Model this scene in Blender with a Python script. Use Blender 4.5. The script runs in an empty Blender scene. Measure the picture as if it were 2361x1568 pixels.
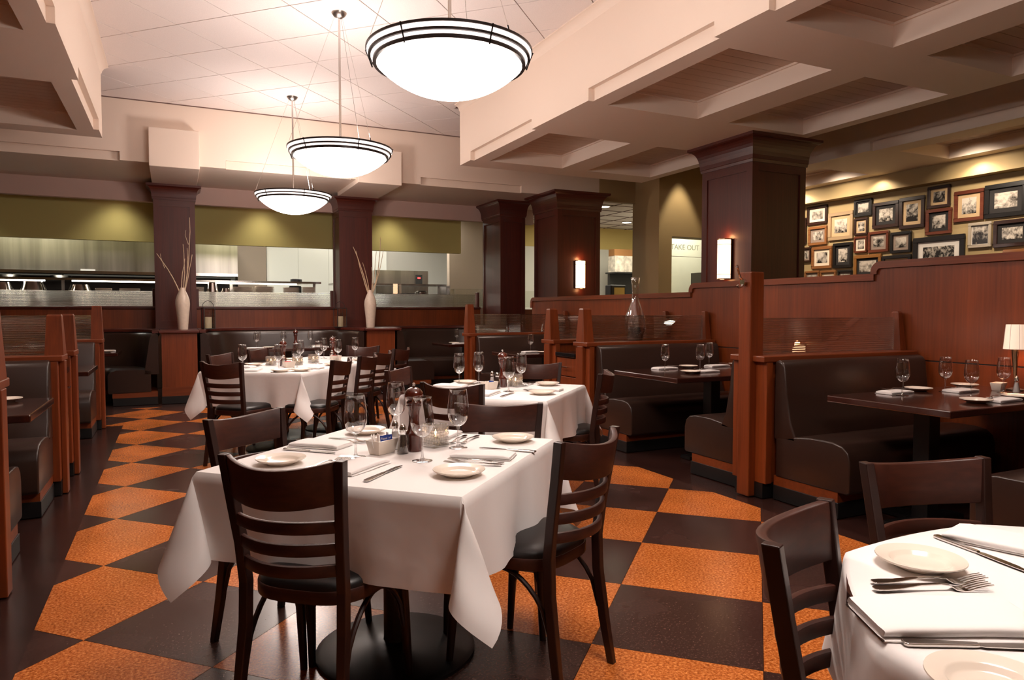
import bpy, bmesh, math, random
from mathutils import Vector, Matrix
random.seed(7)
PI = math.pi
scene = bpy.context.scene
COL = scene.collection

# ------------------------------------------------------------------ camera
CAMH = 1.254
YAW = math.radians(45) - 0.3361
PITCH = -0.0425
cam_d = bpy.data.cameras.new('camera')
cam_d.sensor_width = 36.0
cam_d.lens = 1618.0 / 2361.0 * 36.0
cam_d.clip_start = 0.05
cam_d.clip_end = 100
cam = bpy.data.objects.new('camera', cam_d)
COL.objects.link(cam)
_f = Vector((math.sin(YAW) * math.cos(PITCH), math.cos(YAW) * math.cos(PITCH), math.sin(PITCH)))
_r = Vector((math.cos(YAW), -math.sin(YAW), 0))
_u = _r.cross(_f)
cam.matrix_world = Matrix(((_r.x, _u.x, -_f.x, 0), (_r.y, _u.y, -_f.y, 0), (_r.z, _u.z, -_f.z, CAMH), (0, 0, 0, 1)))
scene.camera = cam

# ------------------------------------------------------------------ world, exposure
world = bpy.data.worlds.new('world')
scene.world = world
world.use_nodes = True
world.node_tree.nodes['Background'].inputs[0].default_value = (1.0, 0.80, 0.68, 1)
world.node_tree.nodes['Background'].inputs[1].default_value = 0.10
vs = scene.view_settings
vs.view_transform = 'Standard'
vs.look = 'None'
vs.gamma = 1.0
vs.use_curve_mapping = False
vs.exposure = 0.88
scene.cycles.use_denoising = True
scene.cycles.max_bounces = 10
scene.cycles.diffuse_bounces = 7
scene.cycles.glossy_bounces = 3
scene.cycles.transparent_max_bounces = 24
scene.cycles.sample_clamp_indirect = 4.0
scene.cycles.caustics_reflective = False
scene.cycles.caustics_refractive = False

WARM = (1.0, 0.84, 0.74)
LAMP = (1.0, 0.89, 0.84)
PEND_X = 1.395
PEND_Y = (0.88, 3.80, 6.48, 9.25)
PEND_RIM = 2.67
L_PEND = 40.0      # lamp in each pendant bowl (W)

def light(name, kind, loc, energy, color=WARM, size=0.1, rot=None, spot=None, blend=0.5, size_y=None):
    d = bpy.data.lights.new(name, kind)
    d.energy = energy
    d.color = color
    if kind == 'AREA':
        d.size = size
        if size_y:
            d.shape = 'RECTANGLE'
            d.size_y = size_y
    else:
        d.shadow_soft_size = size
    if kind == 'SPOT':
        d.spot_size = spot
        d.spot_blend = blend
    o = bpy.data.objects.new(name, d)
    o.location = loc
    if rot:
        o.rotation_euler = rot
    COL.objects.link(o)
    return o

# ceiling downlights (their light only, no cans modelled) and added fill spots
for x in (-2.9, -0.75, 1.35, 3.55):                     # over the kitchen front, washing the green bulkhead
    light('downlight_green', 'SPOT', (x, 12.16, 3.15), 30, (1.0, 0.90, 0.74), 0.12, (math.radians(2), 0, 0), math.radians(104), 1.0)
for y in (2.65, 4.0, 5.35, 6.7, 8.05):                          # washing the picture wall
    light('downlight_pictures', 'SPOT', (8.86, y, 3.13), 11, (1.0, 0.84, 0.66), 0.05, (0, 0, 0), math.radians(140), 0.5)
for y in (8.1, 7.2, 5.3, 4.2, 2.2):                     # added fill spots, not known fittings, brightening the pictures from the coffers
    light('picture_fill', 'SPOT', (8.3, y, 3.2), 46, (1.0, 0.84, 0.66), 0.06, (0, math.radians(-35), 0), math.radians(120), 0.9)
light('downlight_takeout', 'SPOT', (7.74, 9.26, 3.9), 75, (1.0, 0.84, 0.62), 0.04, (math.radians(1), 0, 0), math.radians(54), 0.5)
for x, y in ((4.2, 4.65), (4.2, 2.6), (4.2, 7.5), (-1.4, 4.5), (-1.4, 7.4), (1.45, 10.6), (3.9, 10.0)):   # added fill over the booth tables, no fittings there
    light('booth_fill', 'SPOT', (x, y, 3.1), 50, (1.0, 0.80, 0.68), 0.05, (0, 0, 0), math.radians(80), 0.7)
for x, e in ((-2.2, 34), (1.2, 36), (4.4, 32)):        # kitchen ceiling troffers
    light('kitchen_troffer', 'AREA', (x, 13.45, 3.15), e, (0.98, 0.97, 0.88), 1.2, None, size_y=0.6)
light('kitchen_rear_troffer', 'AREA', (3.4, 15.2, 3.15), 45, (1.0, 0.97, 0.88), 2.0, None, size_y=0.6)
light('corridor_light', 'AREA', (8.2, 12.0, 3.15), 40, (1.0, 0.93, 0.72), 1.2, None, size_y=1.2)
light('takeout_light', 'AREA', (9.2, 10.7, 3.1), 17, (1.0, 0.97, 0.80), 0.8, None, size_y=0.8)

# ------------------------------------------------------------------ mesh helpers
class MB:
    def __init__(s):
        s.v = []
        s.f = []
    def add(s, vs_, fs):
        o = len(s.v)
        s.v += [tuple(p) for p in vs_]
        s.f += [tuple(i + o for i in f) for f in fs]
        return s
    def box(s, x0, x1, y0, y1, z0, z1):
        return s.add([(x0, y0, z0), (x1, y0, z0), (x1, y1, z0), (x0, y1, z0), (x0, y0, z1), (x1, y0, z1), (x1, y1, z1), (x0, y1, z1)],
                     [(0, 3, 2, 1), (4, 5, 6, 7), (0, 1, 5, 4), (1, 2, 6, 5), (2, 3, 7, 6), (3, 0, 4, 7)])
    def prism(s, poly, axis, lo, hi):
        n = len(poly)
        m = {'x': lambda a, b, c: (c, a, b), 'y': lambda a, b, c: (a, c, b), 'z': lambda a, b, c: (a, b, c)}[axis]
        vs_ = [m(a, b, lo) for a, b in poly] + [m(a, b, hi) for a, b in poly]
        fs = [tuple(range(n))[::-1], tuple(range(n, 2 * n))] + [(i, (i + 1) % n, n + (i + 1) % n, n + i) for i in range(n)]
        return s.add(vs_, fs)
    def lathe(s, prof, n=24, c=(0, 0), rot=0.0, sx=1.0, sy=1.0):
        vs_, fs = [], []
        k = len(prof)
        for j in range(n):
            a = 2 * PI * j / n + rot
            for r, z in prof:
                vs_.append((c[0] + r * math.cos(a) * sx, c[1] + r * math.sin(a) * sy, z))
        for j in range(n):
            j2 = (j + 1) % n
            for i in range(k - 1):
                fs.append((j * k + i, j2 * k + i, j2 * k + i + 1, j * k + i + 1))
        return s.add(vs_, fs)
    def tube(s, pts, rad, n=8, flat=1.0, up=None):
        pts = [Vector(p) for p in pts]
        if not isinstance(rad, (list, tuple)):
            rad = [rad] * len(pts)
        vs_, fs = [], []
        ref = Vector(up) if up else None
        prev = None
        for i, p in enumerate(pts):
            t = (pts[min(i + 1, len(pts) - 1)] - pts[max(i - 1, 0)]).normalized()
            if ref is None:
                r0 = Vector((0, 0, 1)) if abs(t.z) < 0.9 else Vector((1, 0, 0))
            else:
                r0 = ref
            if prev is not None and ref is None:
                r0 = prev
            b = t.cross(r0).normalized()
            nn = b.cross(t).normalized()
            prev = nn
            for j in range(n):
                a = 2 * PI * (j + 0.5) / n
                vs_.append(p + b * (math.cos(a) * rad[i]) + nn * (math.sin(a) * rad[i] * flat))
        for i in range(len(pts) - 1):
            for j in range(n):
                j2 = (j + 1) % n
                fs.append((i * n + j, i * n + j2, (i + 1) * n + j2, (i + 1) * n + j))
        fs.append(tuple(range(n))[::-1])
        m = (len(pts) - 1) * n
        fs.append(tuple(m + j for j in range(n)))
        return s.add(vs_, fs)
    def rectsweep(s, path, w, h):
        """rectangular bar along a path: w horizontal (in plane), h vertical; path points are centre points"""
        path = [Vector(p) for p in path]
        vs_, fs = [], []
        for i, p in enumerate(path):
            t = path[min(i + 1, len(path) - 1)] - path[max(i - 1, 0)]
            t.z = 0
            t.normalize()
            nn = Vector((-t.y, t.x, 0))
            for a, b in ((-1, -1), (1, -1), (1, 1), (-1, 1)):
                vs_.append(p + nn * (a * w / 2) + Vector((0, 0, b * h / 2)))
        k = len(path)
        for i in range(k - 1):
            for j in range(4):
                j2 = (j + 1) % 4
                fs.append((i * 4 + j, i * 4 + j2, (i + 1) * 4 + j2, (i + 1) * 4 + j))
        fs += [(0, 1, 2, 3), tuple((k - 1) * 4 + j for j in (3, 2, 1, 0))]
        return s.add(vs_, fs)
    def sweep(s, path, prof, close=True):
        """path: xy points; prof: (offset to left of travel, z)"""
        vs_, fs = [], []
        k = len(prof)
        P = [Vector((p[0], p[1])) for p in path]
        for i, p in enumerate(P):
            t = (P[min(i + 1, len(P) - 1)] - P[max(i - 1, 0)]).normalized()
            nn = Vector((-t.y, t.x))
            for d, z in prof:
                q = p + nn * d
                vs_.append((q.x, q.y, z))
        for i in range(len(P) - 1):
            for j in range(k if close else k - 1):
                j2 = (j + 1) % k
                fs.append((i * k + j, i * k + j2, (i + 1) * k + j2, (i + 1) * k + j))
        if close:
            fs.append(tuple(range(k))[::-1])
            m = (len(P) - 1) * k
            fs.append(tuple(m + j for j in range(k)))
        return s.add(vs_, fs)
    def grid(s, fn, nu, nv):
        vs_ = [fn(i / nu, j / nv) for i in range(nu + 1) for j in range(nv + 1)]
        fs = [(i * (nv + 1) + j, (i + 1) * (nv + 1) + j, (i + 1) * (nv + 1) + j + 1, i * (nv + 1) + j + 1) for i in range(nu) for j in range(nv)]
        return s.add(vs_, fs)

def mk(name, mb, mat, parent=None, bevel=0.0, smooth=False, seg=2, loc=None, rotz=None, angle=40, solid=0.0, recalc=True):
    me = bpy.data.meshes.new(name)
    if bevel or recalc:
        bm = bmesh.new()
        vv = [bm.verts.new(v) for v in mb.v]
        for f in mb.f:
            try:
                bm.faces.new([vv[i] for i in f])
            except ValueError:
                pass
        bmesh.ops.remove_doubles(bm, verts=bm.verts, dist=1e-6)
        if recalc:
            bmesh.ops.recalc_face_normals(bm, faces=bm.faces)
        if bevel:
            bm.normal_update()
            es = [e for e in bm.edges if len(e.link_faces) == 2 and e.calc_face_angle(0) > math.radians(35)]
            if es:
                bmesh.ops.bevel(bm, geom=es, offset=bevel, segments=seg, affect='EDGES', profile=0.5, clamp_overlap=True)
        bm.to_mesh(me)
        bm.free()
    else:
        me.from_pydata(mb.v, [], mb.f)
    me.materials.append(mat)
    if smooth:
        me.polygons.foreach_set('use_smooth', [True] * len(me.polygons))
        try:
            me.set_sharp_from_angle(angle=math.radians(angle))
        except Exception:
            pass
    o = bpy.data.objects.new(name, me)
    COL.objects.link(o)
    if parent:
        o.parent = parent
    if loc:
        o.location = loc
    if rotz is not None:
        o.rotation_euler = (0, 0, rotz)
    return o

def tag(o, label=None, cat=None, group=None, kind=None):
    if label:
        o['label'] = label
    if cat:
        o['category'] = cat
    if group:
        o['group'] = group
    if kind:
        o['kind'] = kind
    return o

def thing(name, label, cat, loc=(0, 0, 0), rotz=0.0, group=None):
    o = bpy.data.objects.new(name, None)
    o.empty_display_size = 0.1
    COL.objects.link(o)
    o.location = loc
    o.rotation_euler = (0, 0, rotz)
    return tag(o, label, cat, group)

def kids(o):
    return list(o.children)

def dup(root, loc=None, rotz=None, label=None, group=None, scale=None):
    r = root.copy()
    COL.objects.link(r)
    if loc is not None:
        r.location = loc
    if rotz is not None:
        r.rotation_euler = (0, 0, rotz)
    if scale is not None:
        r.scale = (scale,) * 3
    if label:
        r['label'] = label
    if group:
        r['group'] = group
    for ch in KIDS.get(root.name, []):
        c = ch.copy()
        COL.objects.link(c)
        c.parent = r
        for g in KIDS.get(ch.name, []):
            d = g.copy()
            COL.objects.link(d)
            d.parent = c
    return r
KIDS = {}
def reg(root):
    """remember a prototype's children, so that copies need no scene search"""
    for o in bpy.data.objects:
        if o.parent == root:
            KIDS.setdefault(root.name, []).append(o)
            for g in bpy.data.objects:
                if g.parent == o:
                    KIDS.setdefault(o.name, []).append(g)
    return root

class Proto:
    """first placement moves the prototype itself, later ones copy it"""
    def __init__(s, root):
        s.root = reg(root)
        s.used = False
    def put(s, loc, rotz=0.0, label=None, group=None, scale=None):
        if not s.used:
            s.used = True
            r = s.root
            r.location = loc
            r.rotation_euler = (0, 0, rotz)
            if scale is not None:
                r.scale = (scale,) * 3
            if label:
                r['label'] = label
            if group:
                r['group'] = group
            return r
        return dup(s.root, loc, rotz, label, group, scale if scale is not None else 1.0)

# ------------------------------------------------------------------ materials
def srgb(r, g, b):
    def c(x):
        x /= 255.0
        return x / 12.92 if x <= 0.04045 else ((x + 0.055) / 1.055) ** 2.4
    return (c(r), c(g), c(b), 1.0)

def base_mat(name):
    m = bpy.data.materials.new(name)
    m.use_nodes = True
    nt = m.node_tree
    return m, nt, nt.nodes['Principled BSDF']

def mat(name, col, rough=0.5, metal=0.0, spec=0.5, coat=0.0, noise=0.0, nscale=20.0, bump=0.0, bscale=80.0, emit=None, estr=0.0, sheen=0.0):
    m, nt, b = base_mat(name)
    b.inputs['Base Color'].default_value = col
    b.inputs['Roughness'].default_value = rough
    b.inputs['Metallic'].default_value = metal
    b.inputs['Specular IOR Level'].default_value = spec
    b.inputs['Coat Weight'].default_value = coat
    b.inputs['Coat Roughness'].default_value = 0.12
    if sheen:
        b.inputs['Sheen Weight'].default_value = sheen
    tc = nt.nodes.new('ShaderNodeTexCoord')
    if noise:
        n = nt.nodes.new('ShaderNodeTexNoise')
        n.inputs['Scale'].default_value = nscale
        n.inputs['Detail'].default_value = 4
        nt.links.new(tc.outputs['Object'], n.inputs['Vector'])
        r = nt.nodes.new('ShaderNodeValToRGB')
        r.color_ramp.elements[0].position = 0.3
        r.color_ramp.elements[1].position = 0.7
        r.color_ramp.elements[0].color = tuple(c * (1 - noise) for c in col[:3]) + (1,)
        r.color_ramp.elements[1].color = tuple(min(1, c * (1 + noise)) for c in col[:3]) + (1,)
        nt.links.new(n.outputs['Fac'], r.inputs['Fac'])
        nt.links.new(r.outputs['Color'], b.inputs['Base Color'])
    if bump:
        n2 = nt.nodes.new('ShaderNodeTexNoise')
        n2.inputs['Scale'].default_value = bscale
        n2.inputs['Detail'].default_value = 3
        nt.links.new(tc.outputs['Object'], n2.inputs['Vector'])
        bp = nt.nodes.new('ShaderNodeBump')
        bp.inputs['Strength'].default_value = bump
        bp.inputs['Distance'].default_value = 0.01
        nt.links.new(n2.outputs['Fac'], bp.inputs['Height'])
        nt.links.new(bp.outputs['Normal'], b.inputs['Normal'])
    if emit:
        b.inputs['Emission Color'].default_value = emit
        b.inputs['Emission Strength'].default_value = estr
    return m

def wood(name, c1, c2, axis='z', rough=0.35, coat=0.25, fine=55.0, long=2.0, mixv=0.5):
    m, nt, b = base_mat(name)
    tc = nt.nodes.new('ShaderNodeTexCoord')
    mp = nt.nodes.new('ShaderNodeMapping')
    sc = [fine, fine, fine]
    sc['xyz'.index(axis)] = long
    mp.inputs['Scale'].default_value = sc
    nt.links.new(tc.outputs['Object'], mp.inputs['Vector'])
    n = nt.nodes.new('ShaderNodeTexNoise')
    n.inputs['Scale'].default_value = 1.0
    n.inputs['Detail'].default_value = 5
    n.inputs['Distortion'].default_value = 0.35
    nt.links.new(mp.outputs['Vector'], n.inputs['Vector'])
    mp2 = nt.nodes.new('ShaderNodeMapping')
    sc2 = [4.5, 4.5, 4.5]
    sc2['xyz'.index(axis)] = 0.5
    mp2.inputs['Scale'].default_value = sc2
    nt.links.new(tc.outputs['Object'], mp2.inputs['Vector'])
    n2 = nt.nodes.new('ShaderNodeTexNoise')
    n2.inputs['Scale'].default_value = 1.0
    n2.inputs['Detail'].default_value = 2
    nt.links.new(mp2.outputs['Vector'], n2.inputs['Vector'])
    mx = nt.nodes.new('ShaderNodeMix')
    mx.inputs[0].default_value = 0.5
    nt.links.new(n.outputs['Fac'], mx.inputs[2])
    nt.links.new(n2.outputs['Fac'], mx.inputs[3])
    r = nt.nodes.new('ShaderNodeValToRGB')
    r.color_ramp.elements[0].position = 0.30
    r.color_ramp.elements[1].position = 0.70
    r.color_ramp.elements[0].color = c1
    r.color_ramp.elements[1].color = c2
    nt.links.new(mx.outputs[0], r.inputs['Fac'])
    nt.links.new(r.outputs['Color'], b.inputs['Base Color'])
    b.inputs['Roughness'].default_value = rough
    b.inputs['Coat Weight'].default_value = coat
    b.inputs['Coat Roughness'].default_value = 0.15
    return m

def glassmat(name, tint=(1, 1, 1, 1), rough=0.02, ior=4.0, base=0.0, diff=None):
    """thin glass: rim-weighted mix of see-through and mirror reflection, optional milky share"""
    m = bpy.data.materials.new(name)
    m.use_nodes = True
    nt = m.node_tree
    nt.nodes.remove(nt.nodes['Principled BSDF'])
    out = nt.nodes['Material Output']
    tr = nt.nodes.new('ShaderNodeBsdfTransparent')
    tr.inputs[0].default_value = tint
    gl = nt.nodes.new('ShaderNodeBsdfGlossy')
    gl.inputs['Roughness'].default_value = rough
    fr = nt.nodes.new('ShaderNodeLayerWeight')
    fr.inputs['Blend'].default_value = 0.5
    pw = nt.nodes.new('ShaderNodeMath')
    pw.operation = 'POWER'
    pw.inputs[1].default_value = ior
    nt.links.new(fr.outputs['Facing'], pw.inputs[0])
    ad = nt.nodes.new('ShaderNodeMath')
    ad.operation = 'ADD'
    ad.inputs[1].default_value = base
    ad.use_clamp = True
    nt.links.new(pw.outputs[0], ad.inputs[0])
    mx = nt.nodes.new('ShaderNodeMixShader')
    nt.links.new(ad.outputs[0], mx.inputs[0])
    nt.links.new(tr.outputs[0], mx.inputs[1])
    nt.links.new(gl.outputs[0], mx.inputs[2])
    last = mx
    if diff:
        df = nt.nodes.new('ShaderNodeBsdfTranslucent')
        df.inputs[0].default_value = diff[:3] + (1,)
        m2 = nt.nodes.new('ShaderNodeMixShader')
        m2.inputs[0].default_value = diff[3]
        nt.links.new(mx.outputs[0], m2.inputs[1])
        nt.links.new(df.outputs[0], m2.inputs[2])
        last = m2
    nt.links.new(last.outputs[0], out.inputs[0])
    return m

def ribmat(name, tint, rough, see):
    """ribbed glass: real refraction through the ridges with a share of straight view"""
    m = bpy.data.materials.new(name)
    m.use_nodes = True
    nt = m.node_tree
    nt.nodes.remove(nt.nodes['Principled BSDF'])
    g = nt.nodes.new('ShaderNodeBsdfGlass')
    g.inputs['Color'].default_value = tint
    g.inputs['Roughness'].default_value = rough
    g.inputs['IOR'].default_value = 1.45
    t = nt.nodes.new('ShaderNodeBsdfTransparent')
    t.inputs[0].default_value = tint
    mx = nt.nodes.new('ShaderNodeMixShader')
    mx.inputs[0].default_value = see
    nt.links.new(g.outputs[0], mx.inputs[1])
    nt.links.new(t.outputs[0], mx.inputs[2])
    nt.links.new(mx.outputs[0], nt.nodes['Material Output'].inputs[0])
    return m

def cork(name, c1, c2, c3, rough=0.32, scale=130.0):
    m, nt, b = base_mat(name)
    tc = nt.nodes.new('ShaderNodeTexCoord')
    n = nt.nodes.new('ShaderNodeTexNoise')
    n.inputs['Scale'].default_value = scale
    n.inputs['Detail'].default_value = 3
    n.inputs['Roughness'].default_value = 0.7
    nt.links.new(tc.outputs['Object'], n.inputs['Vector'])
    r = nt.nodes.new('ShaderNodeValToRGB')
    e = r.color_ramp.elements
    e[0].position = 0.30
    e[0].color = c1
    e[1].position = 0.68
    e[1].color = c3
    k = e.new(0.5)
    k.color = c2
    nt.links.new(n.outputs['Fac'], r.inputs['Fac'])
    n2 = nt.nodes.new('ShaderNodeTexNoise')
    n2.inputs['Scale'].default_value = 2.3
    n2.inputs['Detail'].default_value = 3
    nt.links.new(tc.outputs['Object'], n2.inputs['Vector'])
    mr = nt.nodes.new('ShaderNodeMapRange')
    mr.inputs['From Min'].default_value = 0.3
    mr.inputs['From Max'].default_value = 0.7
    mr.inputs['To Min'].default_value = 0.82
    mr.inputs['To Max'].default_value = 1.12
    nt.links.new(n2.outputs['Fac'], mr.inputs['Value'])
    mx = nt.nodes.new('ShaderNodeMix')
    mx.data_type = 'RGBA'
    mx.blend_type = 'MULTIPLY'
    mx.inputs[0].default_value = 1.0
    nt.links.new(r.outputs['Color'], mx.inputs[6])
    nt.links.new(mr.outputs['Result'], mx.inputs[7])
    nt.links.new(mx.outputs[2], b.inputs['Base Color'])
    mr2 = nt.nodes.new('ShaderNodeMapRange')
    mr2.inputs['To Min'].default_value = rough - 0.08
    mr2.inputs['To Max'].default_value = rough + 0.14
    nt.links.new(n2.outputs['Fac'], mr2.inputs['Value'])
    nt.links.new(mr2.outputs['Result'], b.inputs['Roughness'])
    return m

M = {}
M['cork'] = cork('orange_cork', srgb(120, 54, 16), srgb(190, 104, 44), srgb(232, 152, 84), rough=0.19, scale=95.0)
M['cork_dark'] = cork('dark_cork', srgb(42, 25, 21), srgb(60, 38, 33), srgb(86, 60, 52), rough=0.22, scale=95.0)
M['floor_base'] = mat('dark_border', srgb(48, 28, 24), 0.24, noise=0.12, nscale=4)
M['cream'] = mat('cream_paint', srgb(231, 213, 197), 0.6)
M['ctile'] = mat('ceiling_tile_white', srgb(232, 222, 217), 0.85, noise=0.05, nscale=140, bump=0.06, bscale=220)
M['cgrid'] = mat('ceiling_seam', srgb(110, 84, 76), 0.8)
M['plank'] = mat('painted_board', srgb(206, 182, 162), 0.6)
M['olive'] = mat('olive_paint', srgb(172, 148, 104), 0.7)
M['green'] = mat('green_paint', srgb(172, 160, 98), 0.75)
M['mauve'] = mat('mauve_paint', srgb(196, 166, 154), 0.7)
M['white_wall'] = mat('white_wall', srgb(228, 226, 218), 0.6)
M['grey_wall'] = mat('taupe_wall', srgb(150, 132, 116), 0.7)
MC1, MC2 = srgb(92, 38, 11), srgb(132, 61, 22)
M['wood_z'] = wood('cherry_wood_upright', MC1, MC2, 'z', coat=0.1, rough=0.4)
M['wood_x'] = wood('cherry_wood_cross', MC1, MC2, 'x', coat=0.1, rough=0.4)
M['wood_y'] = wood('cherry_wood_long', MC1, MC2, 'y')
KC1, KC2 = srgb(62, 20, 13), srgb(92, 35, 23)
M['mah_z'] = wood('mahogany_upright', KC1, KC2, 'z', rough=0.42, coat=0.08)
M['mah_x'] = wood('mahogany_cross', KC1, KC2, 'x')
M['chair'] = wood('dark_chair_wood', srgb(28, 12, 9), srgb(48, 22, 15), 'z', rough=0.42, coat=0.08, fine=70, long=4)
M['chair_x'] = wood('dark_chair_wood_cross', srgb(40, 17, 11), srgb(72, 34, 22), 'x', rough=0.44, coat=0.06, fine=70, long=4)
M['ttop'] = wood('dark_table_wood', srgb(38, 16, 12), srgb(62, 27, 19), 'x', rough=0.12, coat=0.8, fine=40, long=2)
M['leather'] = mat('brown_leather', srgb(46, 31, 25), 0.30, spec=0.5, bump=0.04, bscale=160)
M['black_leather'] = mat('black_leather', srgb(20, 17, 17), 0.38, spec=0.5, bump=0.03, bscale=200)
M['kick'] = mat('black_kick_rubber', srgb(22, 20, 20), 0.4)
M['black_metal'] = mat('black_metal', srgb(18, 16, 16), 0.38, metal=0.0, bump=0.03, bscale=300)
M['linen'] = mat('white_linen', srgb(236, 232, 230), 0.8, sheen=0.15, bump=0.35, bscale=7)
M['china'] = mat('cream_china', srgb(232, 220, 206), 0.18, spec=0.6)
M['steel'] = wood('brushed_steel', srgb(150, 146, 140), srgb(206, 202, 196), 'z', rough=0.34, coat=0.0, fine=9, long=0.4)
M['steel'].node_tree.nodes['Principled BSDF'].inputs['Metallic'].default_value = 1.0
M['chrome'] = mat('polished_steel', srgb(210, 205, 200), 0.12, metal=1.0)
M['brass'] = mat('satin_nickel', srgb(190, 165, 135), 0.25, metal=1.0)
M['glass'] = glassmat('clear_glass', (0.96, 0.96, 0.96, 1), 0.01, 1.6, 0.13)
M['carafe'] = glassmat('carafe_glass', (0.95, 0.94, 0.93, 1), 0.02, 1.6, 0.16)
M['ribglass'] = ribmat('ribbed_glass', (0.97, 0.96, 0.94, 1), 0.03, 0.35)
M['frostglass'] = ribmat('reeded_frosted_glass', (0.93, 0.94, 0.91, 1), 0.12, 0.15)
M['thickglass'] = glassmat('cut_glass', (0.97, 0.96, 0.95, 1), 0.05, 2.0, 0.18, (1.0, 0.97, 0.95, 0.16))
M['wax'] = mat('ivory_wax', srgb(236, 222, 188), 0.5, emit=srgb(255, 214, 150), estr=0.05)
M['dark'] = mat('dark_grey', srgb(38, 36, 36), 0.5)
M['bowl_glass'] = mat('lit_opal_bowl', srgb(250, 240, 236), 0.35, emit=(1.0, 0.86, 0.775, 1), estr=15.0)
M['ring_glass'] = mat('lit_frosted_band', srgb(240, 230, 226), 0.4, emit=(1.0, 0.84, 0.78, 1), estr=1.1)
M['bronze'] = mat('dark_bronze', srgb(40, 32, 30), 0.3, metal=0.7)
M['sconce'] = mat('lit_sconce_glass', srgb(255, 236, 214), 0.4, emit=(1.0, 0.60, 0.34, 1), estr=3.2)
M['shade'] = mat('lit_fabric_shade', srgb(250, 232, 214), 0.7, emit=(1.0, 0.74, 0.55, 1), estr=0.30)
M['paper'] = mat('white_paper', srgb(236, 230, 226), 0.7)
M['blue'] = mat('blue_packet', srgb(36, 66, 150), 0.45)
M['pinkp'] = mat('pink_packet', srgb(226, 120, 120), 0.5)
M['mill'] = wood('mill_wood', srgb(52, 16, 10), srgb(92, 34, 20), 'z', rough=0.18, coat=0.7, fine=60, long=6)
M['twig'] = mat('bleached_twig', srgb(214, 190, 160), 0.7, noise=0.15, nscale=30)
M['ceramic'] = mat('ivory_ceramic', srgb(224, 206, 188), 0.35, noise=0.05, nscale=30)
M['stone'] = mat('black_stone', srgb(24, 22, 24), 0.15, noise=0.2, nscale=60)
M['pepper'] = mat('ground_pepper', srgb(70, 56, 46), 0.9, noise=0.5, nscale=300)
M['gold'] = mat('gilt_frame', srgb(150, 100, 48), 0.4, metal=0.3)

# ------------------------------------------------------------------ floor
def struct(o):
    o['kind'] = 'structure'
    return o

def clip_rect(poly, x0, x1, y0, y1):
    def clip(p, inside, inter):
        out = []
        for i in range(len(p)):
            a, b = p[i - 1], p[i]
            ia, ib = inside(a), inside(b)
            if ia != ib:
                out.append(inter(a, b))
            if ib:
                out.append(b)
        return out
    def ix(c):
        return lambda a, b: (c, a[1] + (b[1] - a[1]) * (c - a[0]) / (b[0] - a[0]))
    def iy(c):
        return lambda a, b: (a[0] + (b[0] - a[0]) * (c - a[1]) / (b[1] - a[1]), c)
    for ins, it in ((lambda q: q[0] >= x0, ix(x0)), (lambda q: q[0] <= x1, ix(x1)), (lambda q: q[1] >= y0, iy(y0)), (lambda q: q[1] <= y1, iy(y1))):
        if not poly:
            return []
        poly = clip(poly, ins, it)
    return poly

def area(p):
    return 0.5 * abs(sum(p[i - 1][0] * p[i][1] - p[i][0] * p[i - 1][1] for i in range(len(p))))

S2 = math.sqrt(0.5)
floor = struct(mk('floor', MB().box(-7, 13, -4.5, 18, -0.12, -0.006), M['floor_base']))
tag(floor, 'checkerboard cork floor in orange and dark brown set diagonally', None)
T = 0.61
def groom(gx, gy):
    vx, vy = (gx - 3.9378) * T, (gy + 3.1698) * T
    return ((vx + vy) * S2, (-vx + vy) * S2)
GAP = 0.0012
for gi in range(-14, 12):
    for gj in range(-8, 20):
        g = GAP / T
        quad = [groom(gi + g, gj + g), groom(gi + 1 - g, gj + g), groom(gi + 1 - g, gj + 1 - g), groom(gi + g, gj + 1 - g)]
        for rc in ((-0.515, 3.33, -1.5, 8.72), (-0.95, 3.33, 8.722, 10.15)):
            p = clip_rect(quad, *rc)
            if len(p) < 3 or area(p) < 0.002:
                continue
            dark_t = (gi + gj) % 2 == 0
            mk('floor_tile', MB().prism(p, 'z', -0.006, 0.0), M['cork_dark' if dark_t else 'cork'], floor)

# ------------------------------------------------------------------ tiled ceiling
CZ = 3.93
ceil = struct(mk('ceiling', MB().box(-7, 13, -4.5, 10.3, CZ + 0.008, CZ + 0.1), M['cgrid']))
tag(ceil, 'high white acoustic tile ceiling laid diagonally', None)
CT, P0, Q0 = 0.632, 5.29, 5.18
for i in range(-12, 10):
    for j in range(-12, 10):
        p0, p1 = P0 + i * CT + 0.005, P0 + (i + 1) * CT - 0.005
        q0, q1 = Q0 + j * CT + 0.005, Q0 + (j + 1) * CT - 0.005
        quad = [((p - q) * S2, (p + q) * S2) for p, q in ((p0, q0), (p1, q0), (p1, q1), (p0, q1))]
        for rc in ((-0.66, 3.41, 0.0, 8.85), (-2.6, 6.6, 8.852, 10.24)):
            c = clip_rect(quad, *rc)
            if len(c) < 3 or area(c) < 0.004:
                continue
            mk('ceiling_tile', MB().prism(c, 'z', CZ, CZ + 0.009), M['ctile'], ceil)

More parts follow.
